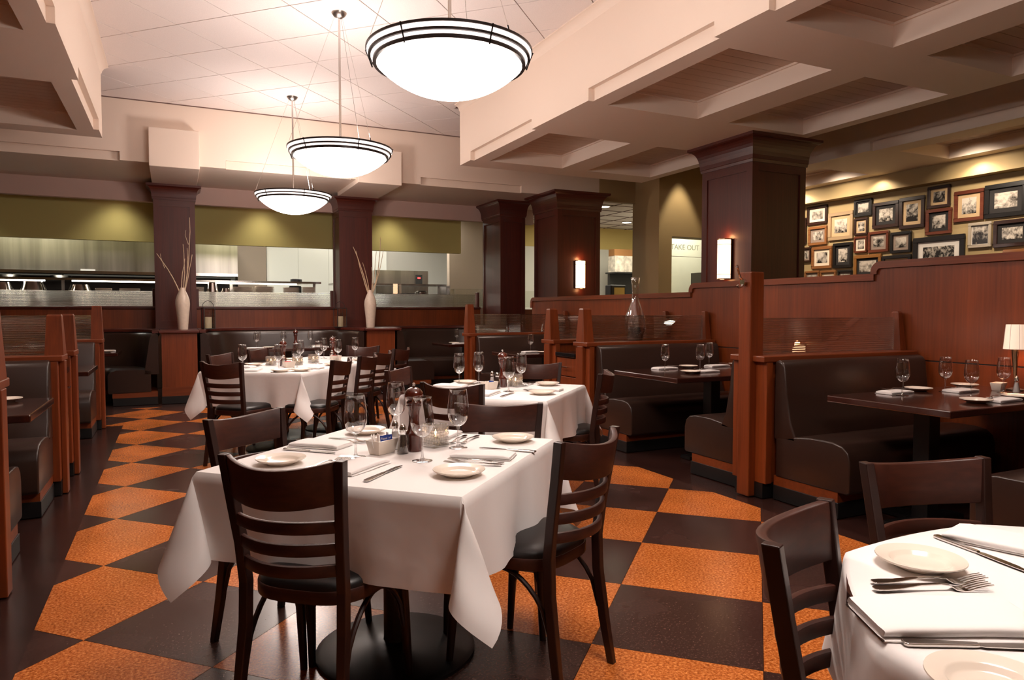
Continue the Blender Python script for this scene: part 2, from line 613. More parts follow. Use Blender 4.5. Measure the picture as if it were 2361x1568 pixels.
# ------------------------------------------------------------------ coffered side ceilings
SB = 3.15           # underside
COF = 0.17          # coffer depth
def coffered(name, xf, xb, ytop, ybot, xrows, yrows, notches, label, face=1, mould=True):
    """face=+1: the fascia looks towards -X (right hand ceiling); -1: towards +X"""
    o = struct(bpy.data.objects.new(name, None))
    COL.objects.link(o)
    tag(o, label)
    lo, hi = min(xf, xb), max(xf, xb)
    # fascia
    t = 0.07
    fx0, fx1 = (xf, xf + t) if face > 0 else (xf - t, xf)
    mk('fascia', MB().box(fx0, fx1, ybot, ytop, SB + 0.11, CZ), M['cream'], o)
    ys = [ybot]
    for a, b in sorted(notches):
        ys += [a, b]
    ys.append(ytop)
    lowm = MB()
    for k in range(0, len(ys), 2):
        if ys[k + 1] > ys[k]:
            lowm.box(fx0, fx1, ys[k], ys[k + 1], SB, SB + 0.11)
    mk('fascia_foot', lowm, M['cream'], o)
    bx0, bx1 = (xf + 0.05, xf + 0.07) if face > 0 else (xf - 0.07, xf - 0.05)
    for a, b in notches:
        mk('fascia_recess', MB().box(bx0, bx1, a, b, SB, SB + 0.11), M['cream'], o)
    # underside grid
    m = MB()
    inner0 = (fx1 if face > 0 else lo)
    inner1 = (hi if face > 0 else fx0)
    xs = [inner0] + [v for r in sorted(xrows) for v in r] + [inner1]
    for k in range(0, len(xs), 2):
        m.box(xs[k], xs[k + 1], ybot, ytop, SB, SB + COF)
    yy = [ybot] + [v for r in sorted(yrows) for v in r] + [ytop]
    for r in xrows:
        for k in range(0, len(yy), 2):
            if yy[k + 1] - yy[k] > 0.001:
                m.box(r[0], r[1], yy[k], yy[k + 1], SB, SB + COF)
    mk('underside', m, M['cream'], o)
    mk('backing', MB().box(inner0, inner1, ybot + 0.002, ytop, SB + COF + 0.016, CZ - 0.001), M['cream'], o)
    # boards in each coffer, with a small trim bead around the top
    for r in xrows:
        for a, b in yrows:
            n = max(1, round((b - a) / 0.118))
            w = (b - a) / n
            for k in range(n):
                mk('board', MB().box(r[0], r[1], a + k * w + 0.0025, a + (k + 1) * w - 0.0025, SB + COF, SB + COF + 0.014), M['plank'], o)
            bd = MB()
            for (p, q, c, d) in ((r[0], r[0] + 0.02, a, b), (r[1] - 0.02, r[1], a, b), (r[0] + 0.02, r[1] - 0.02, a, a + 0.02), (r[0] + 0.02, r[1] - 0.02, b - 0.02, b)):
                bd.box(p, q, c, d, SB + COF - 0.018, SB + COF)
            mk('coffer_bead', bd, M['cream'], o)
    if mould:
        prof = [(0, CZ), (0.075, CZ), (0.075, CZ - 0.012), (0.06, CZ - 0.016), (0.035, CZ - 0.03), (0.016, CZ - 0.055), (0.008, CZ - 0.08), (0, CZ - 0.09)]
        prof = [((xf - d) if face > 0 else (xf + d), z) for d, z in prof]
        mk('crown_moulding', MB().prism(prof, 'y', ybot, ytop), M['cream'], o, smooth=True)
    return o

YR = [(6.68, 8.25), (3.97, 5.55), (1.9, 3.45), (-0.8, 0.75)]
coffered('ceiling', 3.42, 6.32, 8.66, -2.0, [(3.66, 4.72), (5.1, 6.17)], YR,
         [(6.62, 8.30), (3.86, 5.50), (1.85, 3.36), (-0.85, 0.8)], 'coffered lower ceiling along the right hand booths')
coffered('ceiling', -0.67, -3.4, 9.0, -2.0, [(-1.95, -0.88), (-3.2, -2.3)], [(7.0, 8.72), (4.1, 5.8), (1.9, 3.5)],
         [(6.85, 8.62), (4.0, 5.58), (1.85, 3.4)], 'coffered lower ceiling along the left hand booths', face=-1)
coffered('ceiling', 7.5, 9.0, 8.4, -2.0, [(7.85, 8.79)], [(6.75, 8.15), (3.5, 5.62), (0.6, 2.7)],
         [(3.3, 5.75), (0.4, 2.8)], 'coffered lower ceiling in front of the picture wall', mould=False)

# ------------------------------------------------------------------ back beam over the kitchen front
YB = 10.22
wb = struct(bpy.data.objects.new('wall_back', None))
COL.objects.link(wb)
tag(wb, 'cream dropped beam across the back of the room')
bm_ = MB().box(-5, 6.58, YB, YB + 0.08, SB + 0.11, CZ + 0.006)
mk('beam_face', bm_, M['cream'], wb)
ft = MB()
for a, b in ((-0.575, 0.67), (2.35, 3.40), (5.10, 6.58)):
    ft.box(a, b, YB, YB + 0.08, SB, SB + 0.11)
mk('beam_foot', ft, M['cream'], wb)
for a, b in ((-5, -0.56), (0.66, 2.36), (3.39, 5.11)):
    mk('beam_recess', MB().box(a + 0.015, b - 0.01, YB + 0.05, YB + 0.08, SB, SB + 0.11), M['cream'], wb)
mk('shadow_line_strip', MB().box(-2.6, 6.58, YB - 0.008, YB, CZ - 0.012, CZ), M['cgrid'], wb)  # solid dark strip drawn as the shadow line between beam and ceiling
mk('beam_underside', MB().box(-5, 6.58, YB + 0.08, 12.05, SB, SB + 0.1), M['cream'], wb)
mk('drop_beam', MB().box(-5, 6.2, 11.92, 12.05, 2.88, SB), M['mauve'], wb)
for a, b in ((-0.245, 0.345), (2.42, 3.06)):
    mk('beam_block', MB().box(a, b, YB - 0.14, 11.50, 3.085, 3.575), M['cream'], wb, bevel=0.006)

# olive header over the corridor opening and the olive block with the take out window
wc = struct(mk('wall_corridor', MB().box(6.58, 7.33, YB, YB + 0.12, 3.12, CZ), M['olive']))
tag(wc, 'olive wall header above the corridor opening')
wt = struct(bpy.data.objects.new('wall_takeout', None))
COL.objects.link(wt)
tag(wt, 'olive wall block around the take out window')
WX0, WX1, WZ0, WZ1, WY = 7.60, 8.62, 1.35, 2.50, 9.55
m = MB().box(7.33, WX0, WY, 10.30, 0, CZ).box(WX1, 9.4, WY, WY + 0.3, 0, CZ).box(WX0, WX1, WY, WY + 0.3, WZ1, CZ).box(WX0, WX1, WY, WY + 0.3, 0, WZ0)
mk('wall_face', m, M['olive'], wt)
wr = struct(mk('wall_right', MB().box(9.2, 9.4, -4.5, 9.6, 0, CZ), M['olive']))
tag(wr, 'olive wall hung with framed black and white photographs')
mk('wall_band', MB().box(9.0, 9.2, -4.5, 9.55, 2.93, CZ), M['olive'], wr)
wl = struct(mk('wall_left', MB().box(-5.2, -5, -4.5, 17, 0, CZ), M['olive']))
wf = struct(mk('wall_front', MB().box(-5.2, 9.4, -4.5, -4.3, 0, CZ), M['olive']))

# ------------------------------------------------------------------ kitchen shell and corridor behind
wk = struct(mk('wall_kitchen', MB().box(-5, 10.5, 16.6, 16.8, 0, 3.4), M['white_wall']))
tag(wk, 'white rear wall of the kitchen')
ck = struct(mk('ceiling', MB().box(-5, 10.5, 12.05, 16.8, 3.2, 3.3), M['ctile']))
ck2 = struct(mk('ceiling', MB().box(6.2, 10.5, 10.34, 12.05, 3.2, 3.3), M['ctile']))
cg = MB()
for k in range(12):
    cg.box(6.2 + 0.61 * k, 6.212 + 0.61 * k, 10.34, 16.6, 3.192, 3.2)
for k in range(10):
    cg.box(5.2, 10.5, 10.4 + 0.61 * k, 10.412 + 0.61 * k, 3.191, 3.199)
mk('ceiling_grid', cg, M['cgrid'], ck)
wg = struct(mk('wall_green', MB().box(-5, 4.95, 12.5, 12.62, 2.33, 3.2), M['green']))
tag(wg, 'green painted bulkhead above the kitchen pass')
wq = struct(mk('wall_divider', MB().box(5.13, 6.5, 13.6, 13.75, 0, 3.2), M['grey_wall']))
tag(wq, 'taupe end wall of the kitchen')
wy = struct(mk('wall_corridor_end', MB().box(6.5, 10.5, 14.2, 14.3, 0, 3.2), M['white_wall']))
mk('upper_band', MB().box(6.5, 10.5, 14.19, 14.2, 2.7, 3.2), mat('yellow_paint', srgb(214, 190, 120), 0.7), wy)
wz = struct(mk('wall_corridor_side', MB().box(10.4, 10.6, 9.6, 14.2, 0, 3.2), M['white_wall']))

# ------------------------------------------------------------------ wood columns
def column(x0, x1, y0, y1, z0, ztop, capd, caph, label, strips=True):
    cx, cy = (x0 + x1) / 2, (y0 + y1) / 2
    o = thing('wood_column', label, 'column', (cx, cy, z0))
    hx, hy = (x1 - x0) / 2, (y1 - y0) / 2
    H = ztop - z0
    ins = 0.014
    mk('shaft', MB().box(-hx + ins, hx - ins, -hy + ins, hy - ins, 0, H - 0.02), M['mah_z'], o)
    sw = min(0.085, hx * 0.26)
    for sx in (-1, 1):
        for sy in (-1, 1):
            mb = MB()
            px = [(sx * hx, sy * hy), (sx * (hx - sw), sy * hy), (sx * (hx - sw), sy * (hy - ins)), (sx * (hx - ins), sy * (hy - ins)), (sx * (hx - ins), sy * (hy - sw)), (sx * hx, sy * (hy - sw))]
            mb.prism(px, 'z', 0, H - caph)
            mk('corner_stile', mb, M['mah_z'], o)
    for sy in (-1, 1):
        for za, zb in ((0, 0.12), (H - caph - 0.09, H - caph)):
            mk('rail', MB().box(-hx + sw, hx - sw, min(sy * (hy - ins), sy * hy), max(sy * (hy - ins), sy * hy), za, zb), M['mah_x'], o)
    for sx in (-1, 1):
        for za, zb in ((0, 0.12), (H - caph - 0.09, H - caph)):
            mk('rail', MB().box(min(sx * (hx - ins), sx * hx), max(sx * (hx - ins), sx * hx), -hy + sw, hy - sw, za, zb), M['mah_x'], o)
    # crown capital: cove profile around the square
    prof = [(-0.012, H - caph), (0.012, H - caph), (0.016, H - caph + 0.03), (0.02, H - caph + 0.035)]
    for k in range(9):
        a = k / 8 * PI / 2
        prof.append((0.02 + (capd - 0.035) * (1 - math.cos(a)), H - caph + 0.035 + (caph - 0.075) * math.sin(a)))
    prof += [(capd - 0.01, H - 0.035), (capd, H - 0.03), (capd, H), (-0.012, H)]
    vs_, fs = [], []
    for d, z in prof:
        for sx, sy in ((-1, -1), (1, -1), (1, 1), (-1, 1)):
            vs_.append((sx * (hx + d), sy * (hy + d), z))
    for i in range(len(prof) - 1):
        for j in range(4):
            j2 = (j + 1) % 4
            fs.append((i * 4 + j, i * 4 + j2, (i + 1) * 4 + j2, (i + 1) * 4 + j))
    fs.append((0, 3, 2, 1))
    n = (len(prof) - 1) * 4
    fs.append((n, n + 1, n + 2, n + 3))
    mk('capital', MB().add(vs_, fs), M['mah_x'], o)
    return o

column(5.66, 6.46, 5.76, 6.56, 0, SB, 0.125, 0.29, 'large dark wood column with sconce rising behind the right booths')
column(5.53, 6.33, 9.80, 10.60, 0, SB, 0.125, 0.29, 'dark wood column with sconce at the far end of the divider wall')
column(5.12, 5.60, 11.08, 11.85, 0, 3.15, 0.10, 0.27, 'narrow dark wood column without a lamp beside the kitchen pass')
column(2.44, 2.98, 11.50, 12.02, 0.98, 3.085, 0.09, 0.22, 'dark wood column behind the vase on the right hand pier')
column(-0.235, 0.315, 11.50, 12.02, 0.98, 3.085, 0.09, 0.22, 'dark wood column behind the vase on the left hand pier')

# ------------------------------------------------------------------ half wall in front of the kitchen
YH = 11.92
hw = thing('half_wall', 'long reddish wood half wall with glass screens below the kitchen pass', 'half wall')
for a, b in ((-4.9, -0.24), (0.32, 2.43), (2.99, 5.10)):
    mk('wall_panel', MB().box(a, b, YH, YH + 0.1, 0, 1.27), M['wood_z'], hw)
    mk('cap_rail', MB().box(a, b, YH - 0.03, YH + 0.13, 1.27, 1.31), M['mah_x'], hw, bevel=0.008)
mk('wall_panel', MB().box(5.61, 6.4, YH, YH + 0.1, 0, 1.27), M['wood_z'], hw)

def reeded(x0, x1, y, z0, z1, n=16, amp=0.0016, thick=0.008):
    """ribbed pane standing in the XZ plane: horizontal ridges on both faces"""
    prof_f, prof_b = [], []
    k = n * 4
    for i in range(k + 1):
        z = z0 + (z1 - z0) * i / k
        d = amp * math.cos(2 * PI * i / 4)
        prof_f.append((y - thick / 2 - d, z))
        prof_b.append((y + thick / 2 + d, z))
    poly = prof_f + prof_b[::-1]
    return MB().prism(poly, 'x', x0, x1)
for a, b in ((-4.9, -0.28), (0.36, 2.38), (3.03, 5.02)):
    mk('glass_screen', reeded(a, b, YH + 0.05, 1.31, 1.54, 14, 0.003), M['frostglass'], hw, smooth=True, angle=80)
for x in (-0.26, 0.34, 2.405, 5.06):
    mk('screen_post', MB().box(x - 0.02, x + 0.02, YH + 0.0, YH + 0.1, 1.31, 1.58), M['mah_z'], hw, bevel=0.004)
mk('glass_screen', MB().box(5.66, 6.4, YH + 0.04, YH + 0.05, 1.31, 1.62), M['frostglass'], hw)

# ------------------------------------------------------------------ piers and curved benches at the back
def pier(x0, x1, label):
    o = thing('wood_pier', label, 'pier', ((x0 + x1) / 2, 10.5, 0))
    h = (x1 - x0) / 2
    mk('body', MB().box(-h, h, -0.05, 1.1, 0.1, 0.945), M['wood_z'], o)
    mk('plinth', MB().box(-h - 0.004, h + 0.004, -0.06, 1.1, 0.1, 0.22), M['wood_x'], o)
    mk('kick_plate', MB().box(-h - 0.008, h + 0.008, -0.068, 1.1, 0, 0.1), M['kick'], o)
    mk('cap', MB().box(-h - 0.03, h + 0.03, -0.09, 1.35, 0.945, 0.98), M['mah_x'], o, bevel=0.008)
    return o
pier(-0.15, 0.285, 'wood pier with ledge top under the left hand vase')
pier(2.62, 3.05, 'wood pier with ledge top under the right hand vase')

def superarc(xa, xb, y0, depth, n=32, p=3.2, a0=0.0, a1=PI):
    pts = []
    cx, r = (xa + xb) / 2, (xb - xa) / 2
    for i in range(n + 1):
        t = a0 + (a1 - a0) * i / n
        c, s_ = math.cos(t), math.sin(t)
        pts.append((cx - r * math.copysign(abs(c) ** (2 / p), c), y0 + depth * abs(s_) ** (2 / p)))
    return pts

def curved_bench(xa, xb, y0, depth, label, a0=0.0, a1=PI):
    """horseshoe bench open towards -Y"""
    o = thing('curved_bench', label, 'bench')
    path = superarc(xa, xb, y0, depth, a0=a0, a1=a1)
    # travelling from the left end round to the right end, the inside is on the right: negative offsets
    back = [(-0.005, 0.40), (-0.005, 0.93), (-0.05, 0.945), (-0.09, 0.925), (-0.105, 0.88), (-0.17, 0.45), (-0.17, 0.40)]
    mk('back_cushion', MB().sweep(path, back), M['leather'], o, smooth=True, angle=50)
    seat = [(-0.10, 0.16), (-0.10, 0.44), (-0.18, 0.462), (-0.50, 0.465), (-0.57, 0.445), (-0.60, 0.40), (-0.60, 0.18), (-0.585, 0.16)]
    mk('seat_cushion', MB().sweep(path, seat), M['leather'], o, smooth=True, angle=50)
    mk('base', MB().sweep(path, [(-0.02, 0.10), (-0.02, 0.17), (-0.55, 0.17), (-0.55, 0.10)]), M['wood_x'], o)
    mk('kick_plate', MB().sweep(path, [(-0.02, 0.0), (-0.02, 0.10), (-0.545, 0.10), (-0.545, 0.0)]), M['kick'], o)
    mk('ledge_nosing', MB().sweep(path, [(0.0, 0.945), (0.0, 0.98), (-0.075, 0.98), (-0.075, 0.945)]), M['mah_x'], o)
    mk('ledge', MB().prism(path + [(path[-1][0], YH - 0.002), (path[0][0], YH - 0.002)], 'z', 0.90, 0.98), M['mah_x'], o)
    return o
curved_bench(0.32, 2.585, 10.47, 1.16, 'dark leather horseshoe bench between the two vase piers')
curved_bench(3.085, 5.02, 10.47, 1.16, 'dark leather horseshoe bench right of the right hand vase pier')
curved_bench(-2.6, -0.185, 10.47, 1.16, 'dark leather horseshoe bench left of the left hand vase pier')

# ------------------------------------------------------------------ straight booth benches
def bench_prof(kind):
    # (distance from partition face towards the sitter, z)
    if kind == 'back':
        return [(0.0, 0.40), (0.0, 0.915), (0.03, 0.925), (0.065, 0.915), (0.085, 0.88), (0.105, 0.70), (0.14, 0.52), (0.19, 0.42), (0.19, 0.40)]
    if kind == 'seat':
        return [(0.02, 0.155), (0.02, 0.41), (0.14, 0.435), (0.30, 0.455), (0.46, 0.455), (0.53, 0.44), (0.57, 0.405), (0.585, 0.35), (0.585, 0.17), (0.57, 0.155)]
    if kind == 'base':
        return [(0.0, 0.095), (0.0, 0.16), (0.50, 0.16), (0.50, 0.095)]
    return [(0.0, 0.0), (0.0, 0.095), (0.51, 0.095), (0.51, 0.0)]

def straight_bench(x0, x1, yface, sgn, label, group=None):
    """yface: face of the partition; sgn: direction of the sitter along Y; x0 = aisle end"""
    cx = (x0 + x1) / 2
    o = thing('booth_bench', label, 'bench', (cx, yface, 0), 0, group)
    lo, hi = min(x0, x1) - cx, max(x0, x1) - cx
    ais = lo if abs(x0 - cx - lo) < 1e-6 else hi
    for kind, nm, m_, bv in (('back', 'back_cushion', M['leather'], 0.02), ('seat', 'seat_cushion', M['leather'], 0.022), ('base', 'base', M['wood_x'], 0), ('kick', 'kick_plate', M['kick'], 0.003)):
        poly = [(d * sgn, z) for d, z in bench_prof(kind)]
        e = 0.0 if kind in ('back', 'seat') else (0.008 if kind == 'base' else 0.002)
        a, b = (lo + e, hi) if ais == lo else (lo, hi - e)
        mk(nm, MB().prism(poly, 'x', a, b), m_, o, bevel=bv, smooth=kind in ('back', 'seat'), seg=3, angle=45)
    return o

# ------------------------------------------------------------------ partitions between booths
def tapered_post(x0, x1, y0, y1, z0, z1, taper, chamfer=0.012):
    """post whose +/-Y sides and outer X side draw in towards the top"""
    vs_ = []
    for z, t in ((z0, 0.0), (z1 - chamfer, taper), (z1, taper + chamfer)):
        cxm, cym = (x0 + x1) / 2, (y0 + y1) / 2
        hx, hy = (x1 - x0) / 2, (y1 - y0) / 2
        hx -= t * 0.35
        hy -= t
        for sx, sy in ((-1, -1), (1, -1), (1, 1), (-1, 1)):
            vs_.append((cxm + sx * hx, cym + sy * hy, z))
    fs = [(0, 3, 2, 1), (8, 9, 10, 11)]
    for i in range(2):
        for j in range(4):
            j2 = (j + 1) % 4
            fs.append((i * 4 + j, i * 4 + j2, (i + 1) * 4 + j2, (i + 1) * 4 + j))
    return MB().add(vs_, fs)

def partition(side, y, thick, label, post_h=1.27, tall=False, hook=False, glass=True, x_in=None):
    """side=+1: right of the aisle, aisle end at X=3.5; -1: left, aisle end at X=-0.7"""
    xa = 3.49 if side > 0 else -0.685
    xb = 5.03 if side > 0 else -2.3
    def X(d):
        return xa + side * d
    o = thing('booth_partition', label, 'partition', (xa, y, 0))
    h = thick / 2
    s = side
    L = abs(xb - xa)
    def bx(d0, d1, y0, y1, z0, z1):
        return MB().box(min(s * d0, s * d1), max(s * d0, s * d1), y0, y1, z0, z1)
    mk('core', bx(0.07, L, -h + 0.012, h - 0.012, 0.1, 0.91), M['wood_z'], o)
    mk('kick_plate', bx(0.02, L, -h + 0.008, h - 0.008, 0, 0.1), M['kick'], o)
    mk('end_board', bx(0.02, 0.075, -h - 0.018, h + 0.018, 0.1, 0.91), M['wood_z'], o, bevel=0.004)
    mk('cap', bx(-0.01, L, -h - 0.022, h + 0.022, 0.91, 0.95), M['wood_x'], o, bevel=0.006)
    pw = 0.10
    if tall:
        mk('post', bx(-0.035, 0.085, -0.055, 0.055, 0.0, 1.51), M['wood_z'], o, bevel=0.008)
    else:
        mk('post', tapered_post(-0.01 if s > 0 else -pw + 0.0, pw if s > 0 else 0.01, -0.075, 0.075, 0.95, post_h, 0.035), M['wood_z'], o)
        mk('end_pilaster', bx(-0.012, 0.02, -0.05, 0.05, 0.0, 0.91), M['wood_z'], o, bevel=0.004)
    if glass:
        g0, g1 = (0.10, L - 0.07)
        mb = reeded(0, g1 - g0, 0, 0.952, 1.20, 16, 0.0042, 0.012)
        mb.v = [((s * (g0 + a) if s > 0 else s * (g0 + a)), b, c) for a, b, c in mb.v]
        mk('glass_pane', mb, M['ribglass'], o, smooth=True, angle=80)
        mk('wall_post', tapered_post(*( (s * (L - 0.065), s * L) if s > 0 else (s * L, s * (L - 0.065))), -0.06, 0.06, 0.95, 1.245, 0.03), M['wood_z'], o)
    if hook:
        hk = MB()
        hk.tube([(-0.036, 0.0, 1.44), (-0.06, 0.0, 1.44)], 0.022, 12)
        hk.tube([(-0.05, 0, 1.455), (-0.075, 0, 1.47), (-0.09, 0, 1.50), (-0.098, 0, 1.53), (-0.11, 0, 1.55)], [0.008, 0.008, 0.007, 0.007, 0.010], 8)
        hk.tube([(-0.05, 0, 1.43), (-0.065, 0, 1.41), (-0.085, 0, 1.405), (-0.10, 0, 1.42)], [0.008, 0.007, 0.007, 0.009], 8)
        h_ = mk('coat_hook', hk, M['chrome'], o, smooth=True)
        h_['label'] = 'chrome coat hook'
    return o

PT = 0.22
partition(1, 3.57, 0.27, 'tall post booth partition with chrome coat hook and ribbed glass', tall=True, hook=True)
partition(1, 5.73, PT, 'booth partition with ribbed glass and the tall glass carafe behind it')
partition(1, 6.38, PT, 'booth partition on the far side of the right hand drawer cabinet')
partition(1, 8.63, PT, 'farthest right hand booth partition before the curved benches', post_h=1.33)
partition(1, 1.42, PT, 'booth partition behind the nearest right hand bench')
partition(-1, 3.72, PT, 'nearest left hand booth partition cut by the picture edge')
partition(-1, 5.67, PT, 'left hand booth partition on the near side of the drawer cabinet', post_h=1.225)
partition(-1, 6.30, PT, 'left hand booth partition on the far side of the drawer cabinet', post_h=1.225)
partition(-1, 8.60, PT, 'farthest left hand booth partition by the curved benches', post_h=1.30)

RX0, RX1 = 3.57, 5.0
straight_bench(RX0, RX1, 3.57 - 0.158, -1, 'brown leather bench facing the camera behind the table with the lamp')
straight_bench(RX0, RX1, 3.57 + 0.158, 1, 'brown leather bench with its end cap behind the coat hook post')
straight_bench(RX0, RX1, 5.73 - 0.133, -1, 'brown leather bench under the ribbed glass with the carafe')
straight_bench(RX0, RX1, 6.38 + 0.133, 1, 'brown leather bench beyond the right hand drawer cabinet, facing away')
straight_bench(RX0, RX1, 8.63 - 0.133, -1, 'brown leather bench in the farthest right hand booth, facing the camera')
straight_bench(RX0, RX1, 1.42 + 0.133, 1, 'brown leather bench at the right picture edge, facing away')
LX0, LX1 = -0.74, -2.28
straight_bench(LX0, LX1, 5.67 - 0.133, -1, 'brown leather bench facing the camera at the left picture edge')
straight_bench(LX0, LX1, 3.72 + 0.133, 1, 'brown leather bench end at the bottom left picture edge')
straight_bench(LX0, LX1, 6.30 + 0.133, 1, 'brown leather bench just beyond the left hand drawer cabinet')
straight_bench(LX0, LX1, 8.60 - 0.133, -1, 'brown leather bench in the farthest left hand booth')

# ------------------------------------------------------------------ panelled divider wall behind the right booths
dv = thing('divider_wall', 'stepped wood panelled divider wall behind the right hand booths', 'divider', (5.05, 3.8, 0))
secs = [(-2.0, 3.80, 1.64), (3.80, 6.0, 1.545), (6.0, 9.75, 1.45)]
for a, b, h in secs:
    n = max(1, round((b - a) / 1.9))
    w = (b - a) / n
    mk('lower_panel', MB().box(0.0, 0.12, a - 3.8, b - 3.8, 0, 0.872), M['wood_z'], dv)
    mk('upper_panel', MB().box(0.0, 0.12, a - 3.8, b - 3.8, 0.882, h - 0.05), M['wood_z'], dv)
    mk('panel_backing', MB().box(0.006, 0.114, a - 3.8, b - 3.8, 0.87, 0.885), M['dark'], dv)
    # cap rail: a thin flat rail with a rounded return at the far (lower) end
    e = b - 3.8
    r = 0.085
    pts = [(a - 3.8, h - 0.055), (a - 3.8, h)]
    if b < 9:
        for k in range(9):
            t = PI / 2 - k / 8 * PI / 2
            pts.append((e + 0.03 - r + r * math.cos(t), h - r + r * math.sin(t)))
        nxt = {1.64: 1.545, 1.545: 1.45}[h]
        pts += [(e + 0.03, nxt - 0.005), (e + 0.03 - 0.055, nxt - 0.005)]
        ri = r - 0.055
        for k in range(5):
            t = k / 4 * PI / 2
            pts.append((e + 0.03 - r + ri * math.cos(t), h - r + ri * math.sin(t)))
    else:
        for k in range(9):
            t = PI / 2 - k / 8 * PI / 2
            pts.append((e + 0.03 - r + r * math.cos(t), h - r + r * math.sin(t)))
        pts += [(e + 0.03, h - 0.16), (e - 0.025, h - 0.16)]
        ri = r - 0.055
        for k in range(5):
            t = k / 4 * PI / 2
            pts.append((e + 0.03 - r + ri * math.cos(t), h - r + ri * math.sin(t)))
    mk('cap_rail', MB().prism(pts, 'x', -0.02, 0.14), M['wood_y'], dv)
mk('rear_post', tapered_post(0.2, 0.28, -1.3, -1.15, 0, 1.79, 0.02), M['wood_z'], dv)
dl = thing('divider_wall', 'wood panelled divider wall behind the left hand booths', 'divider', (-2.3, 3.8, 0))
mk('panel', MB().box(-0.12, 0.0, -5.8, 4.9, 0, 1.45), M['wood_z'], dl)
mk('cap_rail', MB().box(-0.14, 0.02, -5.8, 4.92, 1.45, 1.5), M['wood_y'], dl)

# ------------------------------------------------------------------ drawer cabinets between partitions
def cabinet(side, y0, y1, label):
    xa = 3.52 if side > 0 else -0.73
    s = side
    o = thing('drawer_cabinet', label, 'cabinet', (xa, (y0 + y1) / 2, 0))
    h = (y1 - y0) / 2
    def bx(d0, d1, a, b, z0, z1):
        return MB().box(min(s * d0, s * d1), max(s * d0, s * d1), a, b, z0, z1)
    mk('body', bx(0.02, 1.5, -h, h, 0.1, 0.79), M['wood_z'], o)
    mk('kick_plate', bx(0.04, 1.5, -h, h, 0, 0.1), M['kick'], o)
    mk('counter', bx(-0.02, 1.5, -h, h, 0.79, 0.83), M['stone'], o, bevel=0.004)
    for z0, z1, hor in ((0.60, 0.78, True), (0.11, 0.59, False)):
        d = mk('drawer' if hor else 'door', bx(0.0, 0.02, -h + 0.005, h - 0.005, z0, z1), M['wood_z'], o, bevel=0.003)
        zc = (z0 + z1) / 2
        hb = MB()
        if hor:
            hb.tube([(s * -0.035, -0.08, zc), (s * -0.035, 0.08, zc)], 0.006, 8)
            for yy in (-0.06, 0.06):
                hb.tube([(s * 0.001, yy, zc), (s * -0.035, yy, zc)], 0.004, 6)
        else:
            yy0 = -h + 0.07
            hb.tube([(s * -0.035, yy0, 0.33), (s * -0.035, yy0, 0.53)], 0.006, 8)
            for zz in (0.36, 0.50):
                hb.tube([(s * 0.001, yy0, zz), (s * -0.035, yy0, zz)], 0.004, 6)
        mk('handle', hb, M['chrome'], d, smooth=True)
    return o
cabinet(1, 5.866, 6.244, 'wood drawer cabinet with black counter between the right hand partitions')
cabinet(-1, 5.806, 6.164, 'wood drawer cabinet with bar handle between the left hand partitions')

